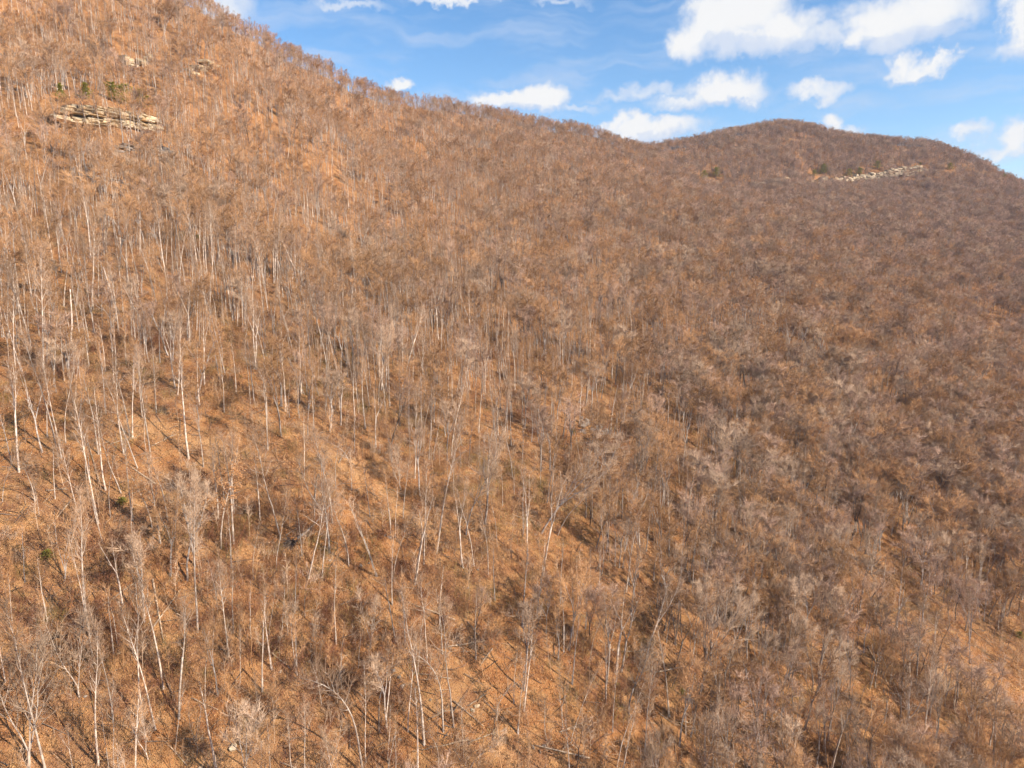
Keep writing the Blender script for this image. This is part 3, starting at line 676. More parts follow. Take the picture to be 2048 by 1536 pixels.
# further single trees between the surveyed ones
def in_view(x, y, z, m=0.0):
    px, py = where(x, y, z)
    return -m < px < 100 + m and -m < py < 100 + m
cand = 0
added = 0
occ = list(TREE_XY)
while added < 66 and cand < 4000:
    cand += 1
    y = rng.uniform(72, 190); x = rng.uniform(-.72, .78) * y
    z = float(ground(x, y))
    if not in_view(x, y, z):
        continue
    if min((x - a) ** 2 + (y - b) ** 2 for a, b in occ) < 3.4 ** 2:
        continue
    if seg_dist(np.array(x), np.array(y), TRACK) < 3.5 or seg_dist(np.array(x), np.array(y), SKID) < 3 or seg_dist(np.array(x), np.array(y), BENCH) < 4:
        continue
    if x / y < .05 and rng.random() < .55:
        continue
    kind = rng.choice(['wide', 'wide', 'dark', 'slender', 'poplar', 'forked', 'bushy'] if x / y > .05 else ['poplar', 'slender', 'slender', 'bushy', 'crooked', 'forked', 'leafy'])
    h = KIND[kind]['H'] * rng.uniform(.75, 1.1)
    bare_tree(kind, x, y, h, h * rng.gauss(.04 if x > 0 else -.02, .05), rng)
    occ.append((x, y)); added += 1

# ---------------------------------------------------------------- masses: the wood beyond, brush, litter
def far_proto(name, kind, seed, bark, twig):
    T, B, W, LV = tree_shape(kind, seed, True)
    a = Acc(); mats = []
    me = bpy.data.meshes.new(name)
    V = []; Fc = []; MI = []
    for acc, mi in ((T, 0), (B, 0), (W, 1)):
        o = len(V); V += acc.v
        Fc += [tuple(i + o for i in f) for f in acc.f]; MI += [mi] * len(acc.f)
    me.from_pydata(V, [], Fc); me.materials.append(bark); me.materials.append(twig)
    me.polygons.foreach_set("material_index", MI); me.update()
    return bpy.data.objects.new(name, me), KIND[kind]['H']

def scatter(name, objs, pts, rots, scales, idx):
    """one object: copies of the shapes OBJS on points"""
    src = bpy.data.collections.new(name + "_shapes")
    for o in objs:
        src.objects.link(o)
    me = bpy.data.meshes.new(name)
    n = len(pts)
    me.vertices.add(n); me.vertices.foreach_set("co", np.asarray(pts, np.float32).ravel())
    a = me.attributes.new("turn", 'FLOAT_VECTOR', 'POINT'); a.data.foreach_set("vector", np.asarray(rots, np.float32).ravel())
    a = me.attributes.new("size", 'FLOAT_VECTOR', 'POINT'); a.data.foreach_set("vector", np.asarray(scales, np.float32).ravel())
    a = me.attributes.new("which", 'INT', 'POINT'); a.data.foreach_set("value", np.asarray(idx, np.int32))
    me.update()
    o = link(bpy.data.objects.new(name, me))
    ng = bpy.data.node_groups.new(name + "_spread", 'GeometryNodeTree')
    ng.interface.new_socket("Geometry", in_out='INPUT', socket_type='NodeSocketGeometry')
    ng.interface.new_socket("Geometry", in_out='OUTPUT', socket_type='NodeSocketGeometry')
    gi = ng.nodes.new('NodeGroupInput'); go = ng.nodes.new('NodeGroupOutput')
    ci = ng.nodes.new('GeometryNodeCollectionInfo')
    ci.inputs['Collection'].default_value = src
    ci.inputs['Separate Children'].default_value = True
    ci.inputs['Reset Children'].default_value = True
    iop = ng.nodes.new('GeometryNodeInstanceOnPoints')
    iop.inputs['Pick Instance'].default_value = True
    def named(nm, t):
        q = ng.nodes.new('GeometryNodeInputNamedAttribute'); q.data_type = t; q.inputs['Name'].default_value = nm
        return q.outputs[0]
    L = ng.links.new
    L(gi.outputs[0], iop.inputs['Points']); L(ci.outputs[0], iop.inputs['Instance'])
    L(named("which", 'INT'), iop.inputs['Instance Index'])
    e2r = ng.nodes.new('FunctionNodeEulerToRotation')
    L(named("turn", 'FLOAT_VECTOR'), e2r.inputs[0]); L(e2r.outputs[0], iop.inputs['Rotation'])
    L(named("size", 'FLOAT_VECTOR'), iop.inputs['Scale'])
    L(iop.outputs[0], go.inputs[0])
    mod = o.modifiers.new("spread", 'NODES'); mod.node_group = ng
    o['kind'] = 'stuff'
    return o

nrg = np.random.default_rng(7)
# coarse height sheet for the line-of-sight test
GX = np.arange(-760, 1300, 6.0); GY = np.arange(0, 1560, 6.0)
GZ = ground(*np.meshgrid(GX, GY))
def gz(x, y):
    fx = np.clip((x - GX[0]) / 6.0, 0, len(GX) - 1.001); fy = np.clip((y - GY[0]) / 6.0, 0, len(GY) - 1.001)
    i = fx.astype(int); j = fy.astype(int); u = fx - i; v = fy - j
    return (GZ[j, i] * (1 - u) + GZ[j, i + 1] * u) * (1 - v) + (GZ[j + 1, i] * (1 - u) + GZ[j + 1, i + 1] * u) * v
def seen(x, y, top, slack=6.0):
    ok = np.ones(len(x), bool)
    zt = gz(x, y) + top
    for t in np.linspace(.15, .97, 60):
        ok &= gz(x * t, y * t) < zt * t + slack
    return ok
def spread(density, dmax, dmin=55, margin=14.0, top=18.0):
    """random points on the visible hillside, DENSITY per square metre"""
    xm = dmax * .86
    n = int(density * (2 * xm) * dmax)
    x = nrg.uniform(-xm, xm, n); y = nrg.uniform(40, dmax, n)
    k = (np.abs(x) < .765 * y + margin) & (np.hypot(x, y) < dmax * 1.25)
    x, y = x[k], y[k]
    z = gz(x, y)
    d = y * math.cos(PITCH) - z * math.sin(PITCH)
    v = -(z * math.cos(PITCH) + y * math.sin(PITCH))
    k = (v / d < .5622 + 16.0 / np.maximum(d, 1)) & ((v - top) / d > -.62) & (d > dmin)
    k2 = k.copy(); k2[k] = seen(x[k], y[k], top)
    return x[k2], y[k2]
def lean_many(n, sd):
    return np.stack([nrg.normal(0, sd, n), nrg.normal(0, sd, n), nrg.uniform(0, 6.283, n)], 1)
LINES = [(TRACK, 2.6), (SKID, 1.2), (BENCH, 1.8), (PATH2, .8)]
def off_paths(x, y, f=1.0):
    k = np.ones(len(x), bool)
    for ln, w in LINES:
        k &= seg_dist(x, y, ln) > w * f
    return k

CLUMPS = [(-46, 80, 5), (-55, 92, 6), (-41, 101, 6), (-62, 104, 6), (-30, 84, 5), (-76, 118, 7), (60, 88, 8), (72, 100, 9), (85, 118, 9), (-34, 158, 13), (-26, 150, 9), (-9, 132, 9), (-18, 141, 8), (34, 100, 12), (46, 108, 10), (-96, 128, 12), (-72, 165, 12), (-60, 205, 16), (20, 118, 9), (66, 112, 12)]
OPEN_FRONT = [([(-182.3, 286.0), (-174.3, 296.6), (-168.0, 307.7), (-163.3, 330.5)], 13), ([(412.3, 1004.5), (484.6, 1077.6), (555.5, 1129.3), (618.2, 1143.7), (673.1, 1156.2)], 14), ([(342.9, 1018.5), (371.1, 1017.0), (406.5, 1030.7)], 14)]
def build_forest():
    spec = [('poplar', 1, M_PALE, M_TW_PALE), ('poplar', 2, M_PALE, M_TW_TAN), ('poplar', 3, M_GREY, M_TW_TAN), ('slender', 1, M_PALE, M_TW_TAN),
            ('slender', 2, M_GREY, M_TW_TAN), ('forked', 1, M_PALE, M_TW_PALE), ('wide', 1, M_GREY, M_TW_TAN), ('wide', 2, M_GREY, M_TW_GREY),
            ('wide', 3, M_GREY, M_TW_ROSE), ('dark', 1, M_DARK, M_TW_ROSE), ('wide', 4, M_DARK, M_TW_ROSE), ('bushy', 1, M_GREY, M_TW_TAN)]
    objs = []; Hs = []
    for i, (k, s, b, t) in enumerate(spec):
        o, h = far_proto("wood_%02d" % i, k, s + 40, b, t); objs.append(o); Hs.append(h)
    Hs = np.array(Hs)
    # real stand: about 500 stems a hectare, thinner on the open lower slope
    x, y = spread(0.056, 1500)
    x2, y2 = spread(0.06, 270, top=14)           # closer stand on the lower slope
    k2 = nrg.random(len(x2)) < np.clip(.45 + (x2 / np.maximum(y2, 1)) * 1.4, .42, .98)
    cx, cy, cr = zip(*CLUMPS)
    for (ax, ay, ar) in CLUMPS:                   # tight groves
        m = int(ar * ar * .13); q = nrg.uniform(0, 6.283, m); rr = ar * np.sqrt(nrg.random(m))
        x = np.concatenate([x, ax + rr * np.cos(q)]); y = np.concatenate([y, ay + rr * np.sin(q)])
    x = np.concatenate([x, x2[k2]]); y = np.concatenate([y, y2[k2]])
    d = np.hypot(x, y)
    g = fbm(x, y, 42.0, 4, 3)
    rightness = np.clip((x / np.maximum(y, 1) + .05) / .45, 0, 1)
    keep = nrg.random(len(x)) < np.clip(np.clip((d - 60) / 120.0, .42 + .45 * rightness, 1) * np.clip(.85 + 1.6 * g, np.clip((d - 150) / 300, .12, .66 - .24 * rightness), 1.1), 0, 1)
    near = np.ones(len(x), bool)
    txy = np.array(TREE_XY)
    kk = d < 280
    dm = np.full(len(x), 99.0)
    if kk.any():
        dm[kk] = np.sqrt(((x[kk][:, None] - txy[:, 0]) ** 2 + (y[kk][:, None] - txy[:, 1]) ** 2).min(1))
    keep &= (dm > 2.2) & off_paths(x, y, .75)
    for (ex, ey, eh) in EVERGREENS:              # open ground in front of the ledge evergreens
        t = ((x - ex) * -ex + (y - ey) * -ey) / math.hypot(ex, ey)
        keep &= ~((t > -4) & (t < 2.5 * eh) & (np.hypot(x - ex, y - ey) ** 2 - t ** 2 < (eh * .5) ** 2))
    for ln, reach in OPEN_FRONT:
        dl = seg_dist(x, y, ln); d0 = math.hypot(*ln[0])
        keep &= ~((dl < reach) & (nrg.random(len(x)) < (.3 if d0 < 400 else .6)))
    x, y, d, rightness = x[keep], y[keep], d[keep], rightness[keep]
    n = len(x)
    u = nrg.random(n)
    farhill = np.clip((x - 120) / 250.0, 0, 1) * np.clip((d - 500) / 350.0, 0, 1)
    wl = np.array([.17, .16, .14, .12, .10, .07, .13, .03, .02, .01, .01, .04])
    wr = np.array([.03, .06, .09, .05, .09, .04, .22, .16, .11, .07, .05, .03])
    wf = np.array([.01, .02, .05, .02, .06, .02, .12, .17, .27, .11, .13, .02])
    w = wl[None] * (1 - rightness)[:, None] + wr[None] * rightness[:, None]
    w = w * (1 - farhill)[:, None] + wf[None] * farhill[:, None]
    cw = np.cumsum(w / w.sum(1)[:, None], 1)
    idx = (u[:, None] > cw).sum(1).clip(0, len(spec) - 1)
    tall = np.where(d > 200, nrg.uniform(11.0, 18.5, n), nrg.uniform(8.5, 14.5, n))
    tall = tall * np.where(np.isin(idx, (3, 4, 9, 11)), .72, 1.0)
    s = tall / Hs[idx]
    wd = s * nrg.uniform(.95, 1.25, n) * np.where(np.isin(idx, (6, 7, 8, 10)) & (d > 130), nrg.uniform(1.05, 1.45, n), 1.0)
    rot = lean_many(n, .05)
    o = scatter("forest", objs, np.stack([x, y, ground(x, y)], 1), rot, np.stack([wd, wd, s], 1), idx)
    o['label'] = "dense leafless brown winter wood covering the far slopes and ridges"
    o['category'] = 'forest'
    print("forest", n)
build_forest()

def build_saplings():
    objs = []
    for i in range(4):
        r = random.Random(300 + i); a = Acc()
        p = Vector((0, 0, -.2)); d = Vector((r.gauss(0, .04), r.gauss(0, .04), 1)).normalized()
        pts = [p]; rad = [.035]
        for s in range(4):
            d = (d + Vector((r.gauss(0, .06), r.gauss(0, .06), .05))).normalized(); p = p + d * 1.15
            pts.append(p); rad.append(.035 * (1 - .8 * (s + 1) / 4))
        tube(a, pts, rad, 3)
        for j in range(16 + 6 * i):
            f = r.uniform(.25, 1.0) * 4; k = min(int(f), 3); q = pts[k].lerp(pts[k + 1], f - k)
            dd = rdir(r, Vector((0, 0, 1)), R(r.uniform(20, 60)), r.uniform(0, 6.28))
            L = r.uniform(.4, 1.1); spike(a, q, dd, L, .016)
            for _ in range(3):
                spike(a, q + dd * L * r.uniform(.3, .9), rdir(r, dd, R(r.uniform(20, 60)), r.uniform(0, 6.28)), r.uniform(.25, .6), .011)
        objs.append(bpy.data.objects.new("sapling_%d" % i, a.mesh("sapling", [M_TW_PALE, M_TW_TAN, M_TW_GREY, M_TW_TAN][i])))
    x, y = spread(0.26, 300, top=5)
    g = fbm(x, y, 22.0, 3, 41)
    k = (nrg.random(len(x)) < np.clip(.62 + .9 * g, .12, 1)) & off_paths(x, y, .7)
    x, y = x[k], y[k]; n = len(x)
    s = nrg.uniform(.45, 1.45, n) ** 1.1
    o = scatter("sapling_thicket", objs, np.stack([x, y, ground(x, y)], 1), lean_many(n, .07), np.stack([s, s, s], 1), nrg.integers(0, 4, n))
    o['label'] = "thin young saplings crowded between the trees"; o['category'] = 'saplings'
    print("saplings", n)
build_saplings()

def build_brush():
    objs = []
    mats = [M_BRUSH_O, M_BRUSH_O, M_BRUSH_M, M_BRUSH_M, M_OLIVE, M_GRASS, M_TW_TAN, M_TW_GREY]
    for i, m in enumerate(mats):
        r = random.Random(500 + i); a = Acc()
        grass = m is M_GRASS
        for j in range(46 if grass else 22):
            az = r.uniform(0, 6.28); rr = r.uniform(0, 1.5); p = Vector((math.cos(az) * rr, math.sin(az) * rr, -.1))
            d = rdir(r, Vector((0, 0, 1)), R(r.uniform(3, 26 if not grass else 40)), az + r.uniform(-.7, .7))
            L = r.uniform(.7, 2.3) if not grass else r.uniform(.35, .8)
            spike(a, p, d, L, .016 if not grass else .022)
            if not grass:
                for _ in range(8):
                    q = p + d * L * r.uniform(.25, .95)
                    spike(a, q, rdir(r, d, R(r.uniform(20, 65)), r.uniform(0, 6.28)), r.uniform(.25, .7), .0105)
        objs.append(bpy.data.objects.new("brush_%d" % i, a.mesh("brush", m)))
    x, y = spread(0.62, 230, top=2)
    d = np.hypot(x, y)
    g = fbm(x, y, 14.0, 4, 51); g2 = fbm(x, y, 40.0, 3, 61)
    k = (nrg.random(len(x)) < np.clip(.15 + 1.0 * g + .28 * gully(x, y), .04, 1) * np.clip((330 - d) / 200, .2, 1)) & off_paths(x, y, 1.0)
    x, y, g2 = x[k], y[k], g2[k]; n = len(x)
    idx = nrg.integers(0, 8, n)
    idx = np.where((g2 > .22) & (nrg.random(n) < .5), nrg.integers(2, 4, n), idx)
    idx = np.where((g2 < -.22) & (nrg.random(n) < .5), nrg.integers(4, 6, n), idx)
    s = nrg.uniform(.45, 1.15, n) * np.where((g2 > .22), 1.2, 1.0)
    o = scatter("undergrowth", objs, np.stack([x, y, ground(x, y)], 1), lean_many(n, .1), np.stack([s * 1.1, s * 1.1, s], 1), idx)
    o['label'] = "brown and maroon winter brush with dry grass between the trunks"; o['category'] = 'brush'
    print("brush", n)
build_brush()

def build_litter():
    objs = []
    for i in range(4):
        r = random.Random(700 + i); a = Acc()
        for j in range(54):
            az = r.uniform(0, 6.28); rr = 1.6 * math.sqrt(r.random())
            leaf(a, r, Vector((math.cos(az) * rr, math.sin(az) * rr, r.uniform(.02, .16))), r.uniform(.06, .13))
        objs.append(bpy.data.objects.new("litter_%d" % i, a.mesh("litter", M_LEAF_FALLEN)))
    for i in range(3):
        r = random.Random(800 + i); a = Acc()
        for j in range(7):
            az = r.uniform(0, 6.28); p = Vector((r.uniform(-1.4, 1.4), r.uniform(-1.4, 1.4), r.uniform(.08, .3)))
            d = Vector((math.cos(az), math.sin(az), r.uniform(-.1, .2))).normalized()
            spike(a, p, d, r.uniform(.6, 2.2) * (2.2 if j == 0 else 1), r.uniform(.015, .035) * (1.8 if j == 0 else 1))
        objs.append(bpy.data.objects.new("sticks_%d" % i, a.mesh("sticks", [M_LOG, M_TW_PALE, M_DARK][i])))
    x, y = spread(0.30, 165, top=1)
    n = len(x)
    e = .6
    zx = (ground(x + e, y) - ground(x - e, y)) / (2 * e); zy = (ground(x, y + e) - ground(x, y - e)) / (2 * e)
    rot = np.stack([np.arctan(zy), -np.arctan(zx), nrg.uniform(0, 6.28, n)], 1)
    # lie flat on the slope: turn about z first, then tilt (small angle error is welcome disorder)
    R3 = []
    for k in range(n):
        nn = Vector((-zx[k], -zy[k], 1)).normalized()
        R3.append((Vector((0, 0, 1)).rotation_difference(nn) @ Quaternion((0, 0, 1), rot[k, 2])).to_euler()[:])
    s = nrg.uniform(.8, 1.4, n)
    idx = np.where(nrg.random(n) < .55, nrg.integers(0, 4, n), nrg.integers(4, 7, n))
    o = scatter("leaf_litter", objs, np.stack([x, y, ground(x, y)], 1), np.array(R3), np.stack([s, s, s], 1), idx)
    o['label'] = "fallen orange leaves and sticks strewn over the slope"; o['category'] = 'leaves'
    print("litter", n)
build_litter()

# ---------------------------------------------------------------- rock
def hull_mesh(name, pts, mat):
    bm = bmesh.new()
    for p in pts:
        bm.verts.new(p)
    r = bmesh.ops.convex_hull(bm, input=bm.verts)
    bmesh.ops.delete(bm, geom=[v for v in bm.verts if not v.link_faces], context='VERTS')
    bmesh.ops.bevel(bm, geom=list(bm.edges), offset=.025, segments=1, affect='EDGES', clamp_overlap=True)
    bmesh.ops.triangulate(bm, faces=bm.faces)
    me = bpy.data.meshes.new(name); bm.to_mesh(me); bm.free(); me.materials.append(mat)
    return me
def slab_meshes(mat, n, seed):
    out = []
    for i in range(n):
        r = random.Random(seed + i); P = []
        for sx in (-1, 1):
            for sy in (-1, 1):
                for sz in (-1, 1):
                    P.append((sx * (.5 - r.uniform(0, .06)), sy * (.5 - r.uniform(0, .16)), sz * (.5 - r.uniform(0, .07))))
        for _ in range(3):
            P.append((r.uniform(-.4, .4), -.5 - r.uniform(0, .10), r.uniform(-.35, .35)))
        out.append(hull_mesh("stone", P, mat))
    return out
def boulder_meshes(mat, n, seed):
    out = []
    for i in range(n):
        r = random.Random(seed + i); P = []
        for _ in range(18):
            v = Vector((r.gauss(0, 1), r.gauss(0, 1), r.gauss(0, 1))).normalized()
            P.append((v.x * .5 * r.uniform(.8, 1.1), v.y * .42 * r.uniform(.8, 1.1), v.z * .36 * r.uniform(.8, 1.1)))
        out.append(hull_mesh("boulder", P, mat))
    return out
SLAB_TAN = slab_meshes(M_ROCK_TAN, 8, 10); SLAB_CLIFF = slab_meshes(M_ROCK_CLIFF, 8, 20); SLAB_GREY = slab_meshes(M_ROCK_GREY, 8, 40)
BOULDER_GREY = boulder_meshes(M_ROCK_GREY, 5, 70); BOULDER_TAN = boulder_meshes(M_ROCK_TAN, 4, 90)

def outcrop(name, label, cat, line, layers, meshes, seed, drop=0.0, group=None, ragged=.25, gap=0.0, level=None, rise=0.0):
    """courses of ledge stone, bottom course first: (height, how far it stands out, stone length, share of the line it covers)"""
    r = random.Random(seed)
    line = [Vector((a, b, 0)) for a, b in line]
    seg = [(b - a).length for a, b in zip(line[:-1], line[1:])]
    total = sum(seg)
    def along(t):
        s = t * total
        for (a, b), l in zip(zip(line[:-1], line[1:]), seg):
            if s <= l or b is line[-1]:
                return a.lerp(b, min(1, s / l)), (b - a).normalized()
            s -= l
    mid, dirm = along(.5)
    root = bpy.data.objects.new(name, None); root.empty_display_size = 1
    root.location = (mid.x, mid.y, float(ground(mid.x, mid.y))); link(root)
    tag(root, label, cat, group)
    zc = 0.0
    for (h, out, L, t0, t1) in layers:
        t = t0
        while t < t1:
            w = L * r.uniform(.6, 1.5)
            p, dr = along(min(1, t + w / total / 2))
            nrm = Vector((dr.y, -dr.x, 0))                # towards the valley
            if nrm.dot(Vector((-p.x, -p.y, 0))) < 0:
                nrm.negate()
            if r.random() < gap:
                t += w / total
                continue
            hh = h * r.uniform(1 - ragged * .5, 1 + ragged)
            dep = (5.0 + h) if L > 2.5 else 2.4
            c = p + nrm * (out + r.gauss(0, .25 * ragged * 2)) - nrm * dep * .5
            zb = (float(ground(p.x, p.y)) - drop if level is None else level + rise * t + .8) + zc
            o = bpy.data.objects.new("stone", meshes[r.randrange(len(meshes))])
            o.location = Vector((c.x, c.y, zb + hh * .5)) - root.location
            ang = math.atan2(nrm.y, nrm.x) + math.pi / 2   # mesh front is -Y
            o.rotation_euler = (r.gauss(0, .02), r.gauss(0, .02), ang + r.gauss(0, .06))
            o.scale = (w * (1.02 if name != 'cliff' else 1.25), dep, hh) if meshes is not BOULDER_GREY else (w * 1.3, dep * .7, hh * 1.7)
            link(o, root)
            t += w / total
        zc += h * .97
    return root

outcrop("rock_ledge", "long cream sandstone ledge with a dark overhang below the green pines", "rock ledge",
        [(-182.3, 286.0), (-174.3, 296.6), (-168.0, 307.7), (-163.3, 330.5)],
        [(1.0, 1.9, 4, .1, .9), (1.2, 1.0, 5, .0, 1), (.9, .4, 5, 0, 1), (1.1, -3.6, 7, 0, 1), (.7, .9, 7, .03, 1), (1.5, .5, 5, .05, .97), (.8, .0, 5, .1, .8), (.8, -.8, 4, .15, .6)],
        SLAB_TAN, 1, .9, ragged=.6, level=float(ground(-174.3, 296.6)) - 1.6, rise=4.5)
outcrop("rock_ledge", "low grey rock ledge just below the cream sandstone ledge", "rock ledge", [(-159.5, 283.9), (-152.7, 297.1), (-147.3, 312.9)],
        [(1.3, .6, 4, 0, 1), (1.1, .1, 5, .1, .9), (.9, -.6, 4, .2, .8)], SLAB_GREY, 2, .5)
outcrop("rock_ledge", "short grey ledge half hidden by trunks, lowest of the hillside ledges", "rock ledge", [(-156.3, 253.6), (-151.3, 260.3), (-144.4, 266.2)],
        [(1.0, .4, 3, 0, 1), (.9, 0, 3, .1, .9)], SLAB_GREY, 3, .5)
outcrop("rock_ledge", "yellowish broken outcrop high on the slope, above the green pines", "rock ledge", [(-218.6, 400.0), (-214.3, 410.1), (-206.3, 415.6)],
        [(2.0, .8, 4, 0, 1), (2.0, .3, 4, .2, 1), (2.0, -.5, 3, .4, 1)], SLAB_TAN, 4, .5, ragged=.7, gap=.3)
outcrop("rock_ledge", "pale layered outcrop under the ridge, highest on the near slope", "rock ledge", [(-186.9, 423.8), (-183.7, 435.6), (-182.7, 455.7)],
        [(1.6, .8, 5, 0, 1), (1.5, .2, 5, 0, .8), (1.4, -.5, 4, 0, .6)], SLAB_TAN, 5, .9, ragged=.6, gap=.3)
outcrop("cliff", "long pale cliff band across the face of the far hill", "cliff", [(412.3, 1004.5), (484.6, 1077.6), (555.5, 1129.3), (618.2, 1143.7), (673.1, 1156.2)],
        [(4.2, 2, 9, 0, 1), (3.4, 1.2, 8, 0, 1), (3.0, .4, 8, .03, .98), (2.8, -.6, 7, .2, .95), (2.4, -1.8, 6, .45, .9)], SLAB_CLIFF, 6, 1.0, ragged=.9, gap=.12)
outcrop("cliff", "low broken rock band continuing the far cliff towards the saddle", "cliff", [(342.9, 1018.5), (371.1, 1017.0), (406.5, 1030.7)],
        [(3.8, 1, 8, 0, 1), (3.2, 0, 7, 0, 1), (2.8, -1, 7, .2, 1), (2.4, -2, 6, .5, .9)], SLAB_CLIFF, 7, -1.5, ragged=.9, gap=.15)
outcrop("rock_ledge", "grey knob of rock under the dark cedars beside the saddle", "rock ledge", [(240.0, 915.6), (268.5, 957.0), (301.5, 999.4)],
        [(4.0, 1, 5, 0, 1), (4.0, .2, 5, .1, .9), (3.0, -.6, 4, .3, .8)], SLAB_GREY, 8, 1.0, ragged=.6)
outcrop("rock_outcrop", "whitish weathered outcrop among bare trees in the middle of the slope", "rock outcrop", [(15.5, 161.5), (19.7, 162.6), (24.8, 168.2)],
        [(.9, .9, 1.5, 0, 1), (.8, .2, 1.3, .1, .95), (.8, -.8, 1.2, .2, .85), (.8, -1.9, 1.2, .3, .75), (.7, -3.0, 1.0, .35, .7)], BOULDER_GREY, 9, .5, ragged=1.0, gap=.2)
outcrop("rock_outcrop", "smaller grey outcrop just upslope of the whitish one", "rock outcrop", [(31.8, 183.8), (34.8, 185.0), (39.6, 191.5)],
        [(.8, .6, 1.3, 0, 1), (.7, 0, 1.2, .2, .9), (.6, -.9, 1.1, .3, .7)], BOULDER_GREY, 10, .5, ragged=1.0, gap=.25)

rng = random.Random(21)
for i, (x, y, s) in enumerate(ROCKS):
    z = float(ground(x, y)); px, py = where(x, y, z)
    tan = s > .75 or i in (4, 5, 6)
    ms = BOULDER_TAN if tan else BOULDER_GREY
    o = bpy.data.objects.new("boulder", ms[rng.randrange(len(ms))])
    s = max(s * 1.5, .5)
    o.location = (x, y, z + .05 * s); o.scale = (s * rng.uniform(1, 1.5), s * rng.uniform(.9, 1.3), s * rng.uniform(.8, 1.2)); o.rotation_euler = (rng.gauss(0, .2), rng.gauss(0, .2), rng.uniform(0, 6.28))
    link(o)
    lab = "lone white boulder beside pale trunks high on the open slope"
    if i:
        later(o, px, py, f"{'big ' if s > 1.2 else ('small ' if s < .6 else '')}{'tan' if tan else 'pale grey'} boulder in the leaves")
    tag(o, lab, 'boulder', 'boulders on the leafy slope')

# ---------------------------------------------------------------- fallen logs
def fallen_log(x0, y0, x1, y1, i):
    r = random.Random(900 + i)
    a = Vector((x0, y0, float(ground(x0, y0)))); b = Vector((x1, y1, float(ground(x1, y1))))
    d = b - a; L = d.length
    if L > 14:
        b = a + d * (14 / L); L = 14
    rad = min(.16, .07 + L * .008)
    T = Acc(); pts = []; rd = []
    n = 6
    for k in range(n + 1):
        t = k / n
        p = a.lerp(b, t)
        p.z = max(float(ground(p.x, p.y)), p.z) + rad * .8 + r.uniform(0, .08)
        pts.append(p - a); rd.append(rad * (1 - .6 * t))
    tube(T, pts, rd, 7)
    T.f.append(tuple(reversed(range(7))))
    root = bpy.data.objects.new("fallen_log", T.mesh("fallen_log", M_LOG)); root.location = a; link(root)
    S = Acc()
    for k in range(9):
        t = r.uniform(.4, 1); q = pts[0].lerp(pts[-1], t); q.z = pts[int(t * n)].z
        dd = rdir(r, d.normalized(), R(r.uniform(25, 65)), r.uniform(0, 6.28))
        dd.z = abs(dd.z)
        spike(S, q, dd, r.uniform(.6, 1.8), .03)
    me = S.mesh("branch_stubs", M_LOG)
    link(bpy.data.objects.new("branch_stubs", me), root)
    px, py = where(*a)
    later(root, px, py, f"{'long' if L > 8 else ('short' if L < 3.5 else 'middling')} fallen weathered log")
    tag(root, '', 'log', 'fallen logs on the slope')
rl = random.Random(77)
while len(LOGS) < 62:
    y0 = rl.uniform(72, 125); x0 = rl.uniform(-.68, .6) * y0; az = rl.uniform(0, 6.28); q = rl.uniform(3, 8)
    if in_view(x0, y0, float(ground(x0, y0))):
        LOGS.append((x0, y0, x0 + q * math.cos(az), y0 + q * math.sin(az)))
for i, l in enumerate(LOGS):
    fallen_log(*l, i)

# upturned root plate of a windthrown tree
def root_plate():
    x, y = -32.9, 96.5; z = float(ground(x, y)); r = random.Random(5)
    root = bpy.data.objects.new("windthrown_stump", None); root.location = (x, y, z); link(root)
    A = Acc(); ctr = Vector((0, 0, .9))
    for k in range(26):
        az = r.uniform(0, 6.28)
        d = Vector((math.cos(az), r.uniform(-.5, .2), math.sin(az) * .9)).normalized()
        p = ctr; pts = [p]; rd = [.14]
        for s in range(3):
            d = (d + Vector((r.gauss(0, .25), r.gauss(0, .25), r.gauss(0, .2)))).normalized(); p = p + d * r.uniform(.35, .7); pts.append(p); rd.append(.12 * (1 - .3 * (s + 1)))
        tube(A, pts, rd, 4)
    link(bpy.data.objects.new("roots", A.mesh("roots", M_DARK)), root)
    P = []
    for _ in range(24):
        az = r.uniform(0, 6.28); q = r.uniform(.6, 1.15); P.append((math.cos(az) * q, r.uniform(-.05, .35), .85 + math.sin(az) * q))
    link(bpy.data.objects.new("soil_clump", hull_mesh("soil_clump", P, M_GROUND)), root)
    B = Acc(); tube(B, [Vector((0, .2, .9)), Vector((1.5, 2.5, 1.6)), Vector((3, 5.5, 2.9)), Vector((4, 8, 4.4))], [.2, .17, .12, .05], 7)
    link(bpy.data.objects.new("trunk", B.mesh("trunk", M_GREY)), root)
    tag(root, "upturned dark root plate of a windthrown tree below the skid trail", "stump")
root_plate()

